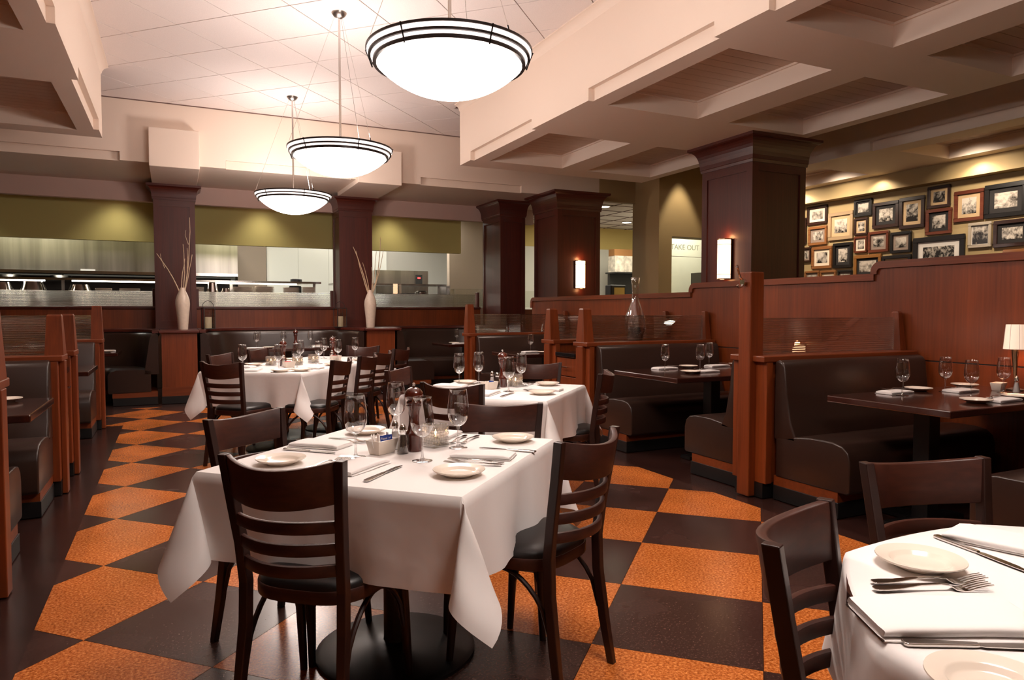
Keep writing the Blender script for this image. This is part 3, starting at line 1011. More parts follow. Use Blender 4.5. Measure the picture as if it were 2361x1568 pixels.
# ------------------------------------------------------------------ chairs
TZ = 0.73
def build_chair():
    o = thing('dining_chair', 'dark wood ladder back chair', 'chair')
    ch, chx = M['chair'], M['chair_x']
    # seat cushion: domed pad, wider in front
    def outline(n=40, grow=0.0):
        pts = []
        for i in range(n):
            a = 2 * PI * i / n
            c, s_ = math.cos(a), math.sin(a)
            x = math.copysign(abs(c) ** 0.62, c)
            y = math.copysign(abs(s_) ** 0.62, s_)
            hw_ = 0.196 + 0.018 * y + grow
            pts.append((x * hw_, y * (0.205 + grow) + 0.005))
        return pts
    mb = MB()
    rings = [(0.0, 0.444), (0.0, 0.452), (-0.004, 0.464), (-0.018, 0.474), (-0.05, 0.481), (-0.11, 0.485), (-0.17, 0.486)]
    vs_, fs = [], []
    n = 40
    for gr, z in rings:
        vs_ += [(x, y, z) for x, y in outline(n, gr)]
    for i in range(len(rings) - 1):
        for j in range(n):
            j2 = (j + 1) % n
            fs.append((i * n + j, i * n + j2, (i + 1) * n + j2, (i + 1) * n + j))
    fs.append(tuple(range(n))[::-1])
    fs.append(tuple((len(rings) - 1) * n + j for j in range(n)))
    mk('seat', mb.add(vs_, fs), M['black_leather'], o, smooth=True, angle=60)
    mk('seat_frame', MB().prism(outline(n, 0.004), 'z', 0.405, 0.446), chx, o, bevel=0.005, smooth=True)
    # rear legs run up into back posts
    for sx in (-1, 1):
        pts = [(sx * 0.172, -0.262, 0.0), (sx * 0.165, -0.235, 0.16), (sx * 0.159, -0.212, 0.34), (sx * 0.158, -0.208, 0.46), (sx * 0.162, -0.222, 0.58), (sx * 0.173, -0.245, 0.72), (sx * 0.184, -0.263, 0.846)]
        vv = []
        for i, p in enumerate(pts):
            wx, wy = (0.0125, 0.0165 if i else 0.013)
            wx = (0.0115, 0.013, 0.0145, 0.0145, 0.014, 0.0135, 0.0125)[i]
            for a, b in ((-1, -1), (1, -1), (1, 1), (-1, 1)):
                vv.append((p[0] + a * wx, p[1] + b * wy, p[2]))
        ff = []
        for i in range(len(pts) - 1):
            for j in range(4):
                j2 = (j + 1) % 4
                ff.append((i * 4 + j, i * 4 + j2, (i + 1) * 4 + j2, (i + 1) * 4 + j))
        ff += [(0, 3, 2, 1), tuple((len(pts) - 1) * 4 + j for j in range(4))]
        mk('rear_leg', MB().add(vv, ff), ch, o, bevel=0.003)
    for sx in (-1, 1):
        mk('leg', MB().tube([(sx * 0.172, 0.155, 0.41), (sx * 0.176, 0.172, 0.25), (sx * 0.184, 0.192, 0.0)], [0.0195, 0.018, 0.0125], 10), ch, o, smooth=True)
    def arcpath(zc, ylean, bow, half=0.190, n=12):
        r = []
        for i in range(n + 1):
            x = -half + 2 * half * i / n
            r.append((x, ylean - bow * (1 - (x / half) ** 2), zc))
        return r
    # top rail, taller in the middle, leaning back
    path = arcpath(0.0, 0.0, 0.068, 0.172)
    vv = []
    for x, y, z in path:
        c = 1 - (x / 0.172) ** 2
        for zz, yy in ((0.724 - 0.016 * c, -0.243), (0.845 - 0.022 * c, -0.262)):
            vv += [(x, y + yy - 0.011, zz), (x, y + yy + 0.011, zz)]
    ff = []
    k = len(path)
    for i in range(k - 1):
        a, b = i * 4, (i + 1) * 4
        ff += [(a, b, b + 2, a + 2), (a + 1, a + 3, b + 3, b + 1), (a + 2, b + 2, b + 3, a + 3), (a, a + 1, b + 1, b)]
    ff += [(0, 2, 3, 1), ((k - 1) * 4, (k - 1) * 4 + 1, (k - 1) * 4 + 3, (k - 1) * 4 + 2)]
    mk('top_rail', MB().add(vv, ff), chx, o, bevel=0.0035, smooth=True)
    for zc, yl, hf in ((0.655, -0.235, 0.164), (0.590, -0.225, 0.159), (0.526, -0.216, 0.155)):
        mk('slat', MB().rectsweep(arcpath(zc, yl, 0.058, hf), 0.016, 0.036), chx, o, bevel=0.005, smooth=True)
    # bentwood arches under the seat: both sides and front
    def arch(p0, p1, z0, z1, n=14):
        r = []
        for i in range(n + 1):
            t = i / n
            s_ = math.sin(PI * t) ** 0.55
            r.append((p0[0] + (p1[0] - p0[0]) * t, p0[1] + (p1[1] - p0[1]) * t, z0 + (z1 - z0) * s_))
        return r
    for sx in (-1, 1):
        mk('brace', MB().tube(arch((sx * 0.176, 0.165), (sx * 0.161, -0.215), 0.20, 0.398), 0.0085, 8), ch, o, smooth=True)
    mk('brace', MB().tube(arch((-0.172, 0.172), (0.172, 0.172), 0.20, 0.398), 0.0085, 8), ch, o, smooth=True)
    return o
CHAIR = Proto(build_chair())
def chair(bx, by, fx, fy, label, group):
    """(bx,by): middle of the top rail on plan; (fx,fy): facing direction"""
    L = math.hypot(fx, fy)
    fx, fy = fx / L, fy / L
    return CHAIR.put((bx + fx * 0.264, by + fy * 0.264, 0), math.atan2(-fx, fy), label, group)

G1, G2, G3, G4 = 'chairs at the front table', 'chairs at the second table', 'chairs at the long table', 'chairs at the corner table'
chair(0.262, 2.022, 0.65, 0.76, 'dark ladder back chair nearest the camera with its back turned', G1)
chair(1.232, 1.966, -0.48, 0.88, 'dark ladder back chair at right of the front table, seen from its side', G1)
chair(0.252, 2.955, 0.62, -0.79, 'dark chair at far left of the front table, warm light on its top rail', G1)
chair(1.285, 2.80, -0.45, -0.89, 'dark chair behind the front table, half hidden by a wine glass', G1)
chair(1.40, 3.68, 0.72, 0.69, 'dark chair with its back turned at the second table', G2)
chair(2.57, 3.93, -0.78, 0.62, 'dark chair in profile at the right of the second table', G2)
chair(2.56, 4.86, -0.5, -0.87, 'dark chair at the far side of the second table, by the cabinet', G2)
chair(1.415, 4.775, 0.75, -0.66, 'reddish lit chair at the far left of the second table', G2)
chair(0.335, 6.0, 0.66, 0.75, 'dark chair with its back turned at the left of the long table', G3)
chair(1.27, 5.94, -0.82, 0.57, 'nearest of the row of chairs along the right of the long table', G3)
chair(1.60, 6.36, -0.8, 0.6, 'second chair of the row along the right of the long table', G3)
chair(1.87, 6.83, -0.78, 0.62, 'third chair of the row along the right of the long table', G3)
chair(2.22, 7.36, -0.74, 0.67, 'farthest chair of the row along the right of the long table', G3)
chair(1.97, 8.05, -0.5, -0.86, 'dark chair at the far end of the long table', G3)
chair(0.386, 7.16, 0.8, -0.6, 'nearest chair on the left side of the long table facing right', G3)
chair(0.80, 7.92, 0.78, -0.62, 'farther chair on the left side of the long table facing right', G3)
chair(1.10, 0.978, 0.45, -0.89, 'dark chair left of the corner table in the foreground', G4)
chair(1.847, 1.225, -0.25, -0.97, 'dark chair behind the corner table in front of the booth', G4)

# ------------------------------------------------------------------ tables and cloths
def pedestal(x, y, label, rot, hx, hy, round_r=None, two=None, z=TZ):
    o = thing('pedestal_table', label, 'table', (x, y, 0), rot)
    if round_r:
        mk('table_top', MB().lathe([(0, z - 0.035), (round_r, z - 0.035), (round_r, z - 0.004), (0, z - 0.004)], 32), M['ttop'], o)
    else:
        mk('table_top', MB().box(-hx, hx, -hy, hy, z - 0.035, z - 0.004), M['ttop'], o, bevel=0.004)
    for cx in ([0.0] if not two else [-two, two]):
        mk('pole', MB().lathe([(0, 0.03), (0.05, 0.03), (0.045, 0.05), (0.045, z - 0.06), (0.12, z - 0.045), (0.12, z - 0.035), (0, z - 0.035)], 20, (cx, 0)), M['black_metal'], o, smooth=True)
        mk('base', MB().lathe([(0, 0.0), (0.29, 0.0), (0.29, 0.012), (0.27, 0.022), (0.10, 0.034), (0.06, 0.045), (0, 0.045)], 40, (cx, 0)), M['black_metal'], o, smooth=True, angle=60)
    return o

def rect_cloth(hx, hy, d, ears, waves=1.0, seed=1, sidewave=None):
    """square cornered cloth on a rectangular top: flat top, hanging sides, and a cone of spare cloth at each corner"""
    rnd = random.Random(seed)
    z = 0.0
    R = 0.012
    mb = MB()
    mb.grid(lambda u, v: (-hx + 2 * hx * u, -hy + 2 * hy * v, z), 8, 8)
    nt = 14
    def drop(t):
        """arc over the edge, then straight down: returns (out, down)"""
        q = R * PI / 2
        if t < q:
            a = t / R
            return R * math.sin(a), R * (1 - math.cos(a))
        return R, R + (t - q)
    sides = [((hx, -hy), (hx, hy), (1, 0)), ((hx, hy), (-hx, hy), (0, 1)), ((-hx, hy), (-hx, -hy), (-1, 0)), ((-hx, -hy), (hx, -hy), (0, -1))]
    for si, (p0, p1, nrm) in enumerate(sides):
        L = math.hypot(p1[0] - p0[0], p1[1] - p0[1])
        k = max(2, round(L / 0.30))
        ph = rnd.random() * 6
        amp = (0.022 if not sidewave else sidewave[si]) * waves
        def fn(u, v, p0=p0, p1=p1, nrm=nrm, k=k, ph=ph, amp=amp):
            t = v * d
            o_, dn = drop(t)
            win = math.sin(PI * u) ** 0.6 if 0 < u < 1 else 0
            w = amp * (v ** 1.3) * win * (0.9 + math.sin(2 * PI * k * u * 0.8 + ph) + 0.4 * math.sin(2 * PI * k * 1.7 * u + ph * 2))
            # tiny fold relief
            e = (o_ + w)
            return (p0[0] + (p1[0] - p0[0]) * u + nrm[0] * e, p0[1] + (p1[1] - p0[1]) * u + nrm[1] * e, z - dn)
        mb.grid(fn, 36, nt)
    corners = [((hx, hy), (1, 1)), ((-hx, hy), (-1, 1)), ((-hx, -hy), (-1, -1)), ((hx, -hy), (1, -1))]
    for ci, (c, sg) in enumerate(corners):
        ax, ay, beta = ears[ci]
        # ellipse circumference ~ 2*pi*rho*sqrt((ax^2+ay^2)/2) = pi/2
        rho = 0.25 / math.sqrt((ax * ax + ay * ay) / 2)
        base_a = math.atan2(sg[1], sg[0])
        m_ = (math.cos(base_a + beta), math.sin(base_a + beta))
        q_ = (-m_[1], m_[0])
        flip = sg[0] * sg[1]            # keeps the loop running from the x side to the y side
        nth, nr = 32, 14
        def fn(u, v, c=c, ax=ax, ay=ay, rho=rho, m_=m_, q_=q_, flip=flip, sg=sg):
            th = u * PI / 2
            rmax = d / max(math.cos(th), math.sin(th))
            r = rmax * v
            psi = 4 * th
            pm = rho * (1 - math.cos(psi)) * ax
            pq = rho * math.sin(psi) * ay * flip
            hxv = m_[0] * pm + q_[0] * pq
            hyv = m_[1] * pm + q_[1] * pq
            n_ = math.sqrt(hxv * hxv + hyv * hyv + 1)
            # edge rounding follows the neighbouring sides
            q = R * PI / 2
            if r < q:
                o_, dn = R * math.sin(r / R), R * (1 - math.cos(r / R))
            else:
                o_, dn = R, R
            rr = max(0.0, r - q)
            sway = 0.012 * math.sin(5 * th + r * 20) * (rr / (d * 1.41)) * math.sin(2 * th)
            return (c[0] + sg[0] * o_ * math.cos(th) + rr * hxv / n_ + sway, c[1] + sg[1] * o_ * math.sin(th) + rr * hyv / n_ + sway, z - dn - rr / n_)
        mb.grid(fn, nth, nr)
    return mb

def cloth(name, mb, x, y, rot, label, hem=True):
    o = mk(name, mb, M['linen'], None, smooth=True, angle=75, loc=(x, y, TZ), rotz=rot, recalc=False)
    return tag(o, label, 'tablecloth', 'white tablecloths')

R45 = PI / 4
T1 = (0.72, 2.48)
T2 = (1.925, 4.20)
TS = 0.468
pedestal(T1[0], T1[1], 'square pedestal table in the centre foreground under a white cloth', R45, TS - 0.006, TS - 0.006)
# local +x,+y,-x,-y of the table point to far right, far left, near left, near right of the view
# corner order: (+,+)=far, (-,+)=left, (-,-)=near, (+,-)=right
cloth('tablecloth', rect_cloth(TS, TS, 0.285, [(1.0, 1.0, 0), (0.5, 0.85, 1.0), (0.72, 1.15, 0.18), (0.6, 1.3, 0.2)], seed=3, sidewave=(0.012, 0.012, 0.01, 0.02)), T1[0], T1[1], R45,
      'white tablecloth on the front table with a long corner hanging to the right')
pedestal(T2[0], T2[1], 'square pedestal table behind the front table under a white cloth', R45, TS - 0.006, TS - 0.006)
cloth('tablecloth', rect_cloth(TS, TS, 0.285, [(1.0, 1.0, 0), (0.6, 1.3, 0.0), (0.9, 1.0, 0.2), (0.7, 1.2, 0)], seed=5), T2[0], T2[1], R45,
      'white tablecloth on the second table behind the front one')
T3 = (1.182, 7.09)
R3 = math.atan2(0.8, 0.6)
pedestal(T3[0], T3[1], 'long rectangular table at the back under a white cloth', R3, 1.02, TS - 0.006, two=0.55)
cloth('tablecloth', rect_cloth(1.026, TS, 0.30, [(1.0, 1.0, 0), (0.5, 0.9, 0.9), (0.7, 1.1, 0.0), (0.9, 1.0, 0.15)], seed=9), T3[0], T3[1], R3,
      'white tablecloth on the long table with its corner pointing to the floor')
T4 = (1.54, 0.498)
pedestal(T4[0], T4[1], 'round table in the bottom right corner under a white cloth', 0.0, 0, 0, round_r=0.57)
def round_cloth(r, half, seed=2):
    mb = MB()
    n = 96
    def rad(a):
        k = PI / 4
        b = (a + PI / 8) % k - k / 2
        return r * (0.55 * math.cos(k / 2) / math.cos(b) + 0.45 * 0.985)
    def fn(u, v):
        a = 2 * PI * u
        if v <= 0.3:
            rr = rad(a) * v / 0.3
            return (rr * math.cos(a), rr * math.sin(a), 0)
        t = (v - 0.3) / 0.7
        sq = half / max(abs(math.cos(a - 0.5)), abs(math.sin(a - 0.5)))
        L = max(0.16, sq - r) * t
        R = 0.012
        q = R * PI / 2
        if L < q:
            o_, dn = R * math.sin(L / R), R * (1 - math.cos(L / R))
        else:
            o_, dn = R, R + L - q
        wv = 0.030 * (t ** 1.1) * (1.0 + math.cos(8 * (a + PI / 8)) + 0.5 * math.sin(5 * a + 1.0))
        rr = rad(a) + o_ + wv
        return (rr * math.cos(a), rr * math.sin(a), -dn)
    mb.grid(fn, n, 30)
    return mb
cloth('tablecloth', round_cloth(0.585, 0.82), T4[0], T4[1], 0.0, 'white tablecloth on the round table in the bottom right corner')

def booth_table(x0, x1, y0, y1, label, px, py):
    o = thing('booth_table', label, 'table', (px, py, 0))
    mk('table_top', MB().box(x0 - px, x1 - px, y0 - py, y1 - py, TZ - 0.04, TZ), M['ttop'], o, bevel=0.006)
    mk('pole', MB().box(-0.05, 0.05, -0.05, 0.05, 0.02, TZ - 0.04), M['black_metal'], o, bevel=0.004)
    mk('base', MB().box(-0.28, 0.28, -0.06, 0.06, 0.0, 0.025).box(-0.06, 0.06, -0.25, 0.25, 0.0, 0.024), M['black_metal'], o)
    return o
booth_table(3.62, 5.045, 2.27, 3.04, 'dark glossy booth table with the small lit lamp', 4.0, 2.65)
booth_table(3.47, 5.045, 4.28, 5.14, 'dark booth table below the ribbed glass with the carafe', 4.15, 4.66)
booth_table(3.62, 5.045, 7.35, 8.1, 'dark booth table in the farthest right hand booth', 4.2, 7.7)
booth_table(-2.29, -0.655, 4.20, 4.98, 'dark booth table at the left picture edge', -1.3, 4.6)
booth_table(-2.29, -0.66, 6.95, 7.75, 'dark booth table beyond the left hand drawer cabinet', -1.3, 7.35)
booth_table(0.88, 2.02, 9.95, 10.7, 'dark table in front of the horseshoe bench between the piers', 1.45, 10.35)
booth_table(3.75, 4.75, 10.0, 10.75, 'dark table in front of the right hand horseshoe bench', 4.2, 10.4)
booth_table(-2.0, -0.62, 9.8, 10.5, 'dark table in front of the left hand horseshoe bench', -1.3, 10.15)

# ------------------------------------------------------------------ tableware prototypes
def build_glass():
    o = thing('wine_glass', 'clear wine glass', 'wine glass')
    outer = [(0.0, 0.083), (0.012, 0.085), (0.024, 0.093), (0.034, 0.107), (0.0395, 0.125), (0.0405, 0.140), (0.039, 0.165), (0.0355, 0.195), (0.0325, 0.222)]
    outer += [(0.0332, 0.2228), (0.0326, 0.2234), (0.0320, 0.2228)]
    mk('bowl', MB().lathe(outer, 28), M['glass'], o, smooth=True, angle=70)
    mk('stem', MB().lathe([(0.0, 0.084), (0.0065, 0.083), (0.0042, 0.07), (0.0038, 0.04), (0.0048, 0.015), (0.009, 0.006), (0.0, 0.006)], 12), M['glass'], o, smooth=True, angle=70)
    mk('foot', MB().lathe([(0.0, 0.0), (0.034, 0.0), (0.0355, 0.0012), (0.034, 0.0022), (0.02, 0.0036), (0.009, 0.0065), (0.0, 0.0065)], 28), M['glass'], o, smooth=True, angle=50)
    return o
GLASS = Proto(build_glass())

def build_plate():
    prof = [(0, 0.0), (0.046, 0.0), (0.048, 0.003), (0.058, 0.0075), (0.080, 0.0165), (0.0835, 0.0195), (0.0828, 0.0215), (0.079, 0.0205), (0.060, 0.0165), (0.056, 0.0145), (0.051, 0.0085), (0.046, 0.0062), (0, 0.0055)]
    o = mk('side_plate', MB().lathe(prof, 40), M['china'], None, smooth=True, angle=60)
    return tag(o, 'cream side plate', 'plate')
PLATE = Proto(build_plate())

def build_napkin():
    """linen folded to a long rectangle: four soft layers rounded at the fold"""
    mb = MB()
    W, L = 0.11, 0.215
    for z0, hh, w, l, dx in ((0.0, 0.0022, W + 0.004, L + 0.004, 0.004), (0.0036, 0.0075, W, L, 0.0)):
        def fn(u, v, z0=z0, hh=hh, w=w, l=l, dx=dx):
            a = 2 * PI * u
            c, s_ = math.cos(a), math.sin(a)
            x = math.copysign(abs(c) ** 0.22, c) * w / 2
            zz = z0 + hh + math.copysign(abs(s_) ** 0.6, s_) * hh
            y = -l / 2 + l * v
            pinch = 1.0 - 0.35 * (abs(2 * v - 1) ** 8)
            return (x + dx + 0.002 * math.sin(5 * v + z0 * 300), y + 0.0015 * math.sin(3 * a), z0 + (zz - z0) * pinch + 0.0006 * math.sin(6 * v + 2 + x * 30))
        b = MB()
        b.grid(fn, 24, 10)
        n = 11
        b.f.append(tuple(i * n for i in range(24)))
        b.f.append(tuple(i * n + 10 for i in range(24))[::-1])
        mb.add(b.v, b.f)
    o = mk('napkin', mb, M['linen'], None, smooth=True, angle=60)
    return tag(o, 'folded white napkin', 'napkin')
NAPKIN = Proto(build_napkin())

def ribbon(mb, pts, z_fn, th=0.0018):
    """pts: list of (y, xleft, xright); makes a thin solid strip following z_fn(y)"""
    vs_, fs = [], []
    for y, a, b in pts:
        z = z_fn(y)
        vs_ += [(a, y, z), (b, y, z), (b, y, z + th), (a, y, z + th)]
    for i in range(len(pts) - 1):
        for j in range(4):
            j2 = (j + 1) % 4
            fs.append((i * 4 + j, i * 4 + j2, (i + 1) * 4 + j2, (i + 1) * 4 + j))
    fs += [(0, 3, 2, 1), tuple((len(pts) - 1) * 4 + j for j in range(4))]
    return mb.add(vs_, fs)

def build_fork():
    """handle end at -y, tines at +y; 0.2 m long, tines curving up"""
    o = thing('fork', 'steel fork', 'fork')
    def zf(y):
        if y > 0.03:
            t = (y - 0.03) / 0.07
            return 0.004 - 0.004 * math.sin(min(1, t * 1.6) * PI) + 0.010 * max(0, t - 0.45)
        return 0.004 + 0.006 * math.exp(-((y - 0.0) / 0.035) ** 2)
    h = [(-0.10, -0.005, 0.005), (-0.097, -0.008, 0.008), (-0.085, -0.0095, 0.0095), (-0.06, -0.0075, 0.0075), (-0.02, -0.004, 0.004), (0.015, -0.003, 0.003), (0.03, -0.0035, 0.0035)]
    mk('handle', ribbon(MB(), h, zf, 0.0024), M['chrome'], o, bevel=0.0006)
    mb = MB()
    ribbon(mb, [(0.03, -0.0035, 0.0035), (0.038, -0.009, 0.009), (0.05, -0.0118, 0.0118), (0.058, -0.012, 0.012)], zf)
    for k in range(4):
        c = -0.0102 + k * 0.0068
        ribbon(mb, [(0.057, c - 0.0018, c + 0.0018), (0.07, c - 0.0017, c + 0.0017), (0.085, c - 0.0015, c + 0.0015), (0.10, c - 0.0009, c + 0.0009)], zf)
    mk('tines', mb, M['chrome'], o)
    return o
FORK = Proto(build_fork())

def build_knife():
    o = thing('table_knife', 'steel table knife', 'knife')
    hd = [(-0.115, 0.0055), (-0.111, 0.009), (-0.09, 0.0095), (-0.05, 0.0075), (-0.008, 0.0062), (0.0, 0.0045)]
    mk('handle', ribbon(MB(), [(y, -w, w) for y, w in hd], lambda y: 0.0008, 0.0058), M['chrome'], o, bevel=0.0016)
    bl = [(-0.002, -0.004, 0.0045), (0.006, -0.0075, 0.0075), (0.05, -0.0085, 0.0085), (0.085, -0.0075, 0.0085), (0.105, -0.003, 0.0075), (0.113, 0.004, 0.006)]
    mk('blade', ribbon(MB(), bl, lambda y: 0.003, 0.0014), M['chrome'], o)
    return o
KNIFE = Proto(build_knife())

def build_mill():
    o = thing('pepper_mill', 'turned wood pepper mill', 'pepper mill')
    mk('body', MB().lathe([(0, 0), (0.030, 0), (0.0315, 0.004), (0.0305, 0.05), (0.032, 0.054), (0.0325, 0.064), (0.030, 0.07), (0.024, 0.078), (0.020, 0.10), (0.0185, 0.125), (0.021, 0.15), (0.026, 0.165), (0.028, 0.168), (0.028, 0.172), (0, 0.172)], 28), M['mill'], o, smooth=True, angle=50)
    h = mk('head', MB().lathe([(0, 0.172), (0.024, 0.172), (0.028, 0.178), (0.0275, 0.183), (0.023, 0.188), (0.030, 0.194), (0.0345, 0.206), (0.033, 0.218), (0.025, 0.230), (0.012, 0.2365), (0, 0.2375)], 28), M['mill'], o, smooth=True, angle=50)
    mk('finial', MB().lathe([(0, 0.237), (0.004, 0.237), (0.004, 0.242), (0.0065, 0.246), (0.0065, 0.250), (0.003, 0.254), (0, 0.2545)], 12), M['chrome'], h, smooth=True)
    return o
MILL = Proto(build_mill())

def build_shaker(fill, nm):
    o = thing('salt_shaker' if nm == 'salt' else 'pepper_shaker', nm + ' shaker with steel top', 'shaker')
    mk('body', MB().lathe([(0, 0), (0.021, 0), (0.022, 0.004), (0.016, 0.04), (0.0115, 0.07), (0.011, 0.082), (0, 0.082)], 18), M['glass'], o, smooth=True, angle=50)
    mk('contents', MB().lathe([(0, 0.003), (0.0195, 0.003), (0.0145, 0.04), (0.0105, 0.066), (0, 0.066)], 16), fill, o, smooth=True, angle=50)
    mk('cap', MB().lathe([(0.0118, 0.078), (0.0125, 0.079), (0.0125, 0.090), (0.011, 0.098), (0.006, 0.106), (0, 0.1085)], 18), M['chrome'], o, smooth=True, angle=50)
    return o
SALT = Proto(build_shaker(M['paper'], 'salt'))
PEPPER = Proto(build_shaker(M['pepper'], 'pepper'))

def build_caddy():
    a, b, h = 0.052, 0.034, 0.052
    def ring(z, g):
        return [(-a - g, -b - g, z), (a + g, -b - g, z), (a + g, b + g, z), (-a - g, b + g, z)]
    vs_ = ring(0, -0.010) + ring(h, 0) + ring(h, -0.004) + ring(0.005, -0.013)
    fs = [(0, 3, 2, 1), (12, 13, 14, 15)]
    for k in range(3):
        for j in range(4):
            j2 = (j + 1) % 4
            fs.append((k * 4 + j, k * 4 + j2, (k + 1) * 4 + j2, (k + 1) * 4 + j))
    o = mk('sugar_caddy', MB().add(vs_, fs), M['china'], None, bevel=0.0018, smooth=True)
    return tag(o, 'white china sugar caddy', 'caddy')
CADDY = Proto(build_caddy())

def build_candle():
    """square cut glass block with brick relief and a lit tea light"""
    o = thing('candle_holder', 'cut glass candle holder', 'candle holder')
    w, h = 0.036, 0.088
    mb = MB()
    mb.prism([(-w, -w), (w, -w), (w, w), (-w, w)], 'z', 0.0, 0.006)
    for k in range(8):
        z0 = 0.006 + k * 0.0102
        off = 0.006 if k % 2 else 0
        for s_ in range(4):
            for j in range(5):
                c = -w + 0.007 + j * 0.0145 + off * 0.6
                if c > w - 0.004:
                    continue
                x0, x1 = c - 0.0065, min(w, c + 0.0065)
                q = {0: (x0, x1, -w - 0.002, -w + 0.006), 1: (x0, x1, w - 0.006, w + 0.002), 2: (-w - 0.002, -w + 0.006, x0, x1), 3: (w - 0.006, w + 0.002, x0, x1)}[s_]
                mb.box(q[0], q[1], q[2], q[3], z0, z0 + 0.0094)
    mk('glass_block', mb, M['thickglass'], o)
    c = mk('candle', MB().lathe([(0, 0.006), (0.02, 0.006), (0.02, 0.04), (0.018, 0.042), (0, 0.042)], 16), M['wax'], o, smooth=True, angle=50)
    mk('flame', MB().lathe([(0, 0.042), (0.004, 0.048), (0.0045, 0.053), (0.002, 0.062), (0, 0.066)], 8), mat('candle_flame', srgb(255, 220, 160), 0.5, emit=(1.0, 0.55, 0.25, 1), estr=12.0), c, smooth=True)
    return o
CANDLE = Proto(build_candle())

def build_packet(col, nm, text=None):
    me = MB().box(-0.016, 0.016, -0.0012, 0.0012, 0, 0.045)
    o = mk('sugar_packet', me, col)
    return tag(o, nm, 'packet')

def text_mesh(txt, size, mat_, name='lettering', extrude=0.0004, offset=0.0):
    cu = bpy.data.curves.new(name, 'FONT')
    cu.body = txt
    cu.size = size
    cu.extrude = extrude
    cu.offset = offset
    cu.align_x = 'CENTER'
    cu.align_y = 'CENTER'
    tmp = bpy.data.objects.new(name, cu)
    COL.objects.link(tmp)
    dg = bpy.context.evaluated_depsgraph_get()
    me = bpy.data.meshes.new_from_object(tmp.evaluated_get(dg))
    bpy.data.objects.remove(tmp)
    me.materials.clear()
    me.materials.append(mat_)
    o = bpy.data.objects.new(name, me)
    COL.objects.link(o)
    return o

# ------------------------------------------------------------------ place settings
def seat_frame(c, half, nx, ny):
    """edge middle and axes for a sitter on the side whose outward normal is (nx,ny)"""
    L = math.hypot(nx, ny)
    nx, ny = nx / L, ny / L
    e = (c[0] + nx * half, c[1] + ny * half)
    f = (-nx, -ny)
    r = (f[1], -f[0])
    return lambda a, b: (e[0] + r[0] * a + f[0] * b, e[1] + r[1] * a + f[1] * b), math.atan2(-f[0], f[1])

def setting(c, half, n, where, tname, z, plate=(-0.235, 0.11), nap=(0.03, 0.135), glass=(0.18, 0.30), knife=(0.195, 0.13), forks=((-0.085, 0.14), (-0.055, 0.145)), naprot=0.0, knrot=0.0, fk_on_nap=False):
    P, rot = seat_frame(c, half, *n)
    w = '%s of %s' % (where, tname)
    if nap:
        x, y = P(*nap)
        NAPKIN.put((x, y, z), rot + naprot, 'folded white napkin at the ' + w, 'napkins on ' + tname)
    if plate:
        x, y = P(*plate)
        PLATE.put((x, y, z + (plate[2] if len(plate) > 2 else 0)), 0, 'cream side plate at the ' + w, 'side plates on ' + tname)
    if forks:
        for k, (a, b) in enumerate(forks):
            x, y = P(a, b)
            zz = z + (0.021 if fk_on_nap else 0.0)
            FORK.put((x, y, zz), rot + naprot + 0.06 * k, ('left fork at the ' if k == 0 else 'right fork at the ') + w, 'forks on ' + tname)
    if knife:
        x, y = P(*knife)
        KNIFE.put((x, y, z), rot + knrot, 'table knife at the ' + w, 'knives on ' + tname)
    if glass:
        x, y = P(*glass)
        GLASS.put((x, y, z), 0, 'wine glass at the ' + w, 'wine glasses on ' + tname)

ZC = TZ + 0.0008      # cloth surface
FT = 'the front table'
setting(T1, TS, (0.7, -0.7), 'near right side', FT, ZC, plate=(-0.235, 0.11), nap=(0.05, 0.14), glass=(0.17, 0.29), knife=(0.185, 0.10), forks=((-0.045, 0.13), (-0.085, 0.125)), naprot=0.12)
setting(T1, TS, (-0.7, -0.7), 'near left side', FT, ZC, plate=(-0.285, 0.19), nap=(0.0, 0.215), glass=(0.153, 0.385), knife=(0.125, 0.17), forks=((-0.135, 0.23), (-0.105, 0.235)), naprot=-0.1)
setting(T1, TS, (0.7, 0.7), 'far right side', FT, ZC, plate=(-0.33, 0.10), nap=(-0.02, 0.12), glass=(0.17, 0.145), knife=(0.10, 0.14), forks=((-0.16, 0.15), (-0.115, 0.16)))
setting(T1, TS, (-0.7, 0.7), 'far left side', FT, ZC, plate=(-0.33, 0.15), nap=(-0.03, 0.13), glass=(0.106, 0.37), knife=(0.075, 0.155), forks=((-0.16, 0.18), (-0.125, 0.17)))
CADDY.put((0.680, 2.505, ZC), 0.55, 'white china sugar caddy holding packets on the front table', 'sugar caddies')
PEPPER.put((0.747, 2.468, ZC), 0, 'pepper shaker beside the caddy on the front table', 'shakers')
SALT.put((0.745, 2.560, ZC), 0, 'salt shaker behind the pepper shaker on the front table', 'shakers')
MILL.put((0.800, 2.500, ZC), 0, 'turned dark wood pepper mill on the front table', 'pepper mills')
CANDLE.put((0.900, 2.545, ZC), 0.35, 'cut glass candle holder on the front table', 'candle holders')
rp = random.Random(4)
cp = M['paper']
pk = [('paper', -0.036, 'white sugar packet leaning at the left end of the front caddy'), ('paper', -0.024, 'second white sugar packet in the front caddy'), ('paper', -0.012, 'third white sugar packet in the front caddy'),
      ('blue', 0.004, 'blue sweetener packet at the middle of the front caddy'), ('blue', 0.022, 'blue sweetener packet with lettering in the front caddy'), ('paper', 0.036, 'white packet at the right end of the front caddy')]
ca, sa = math.cos(0.55), math.sin(0.55)
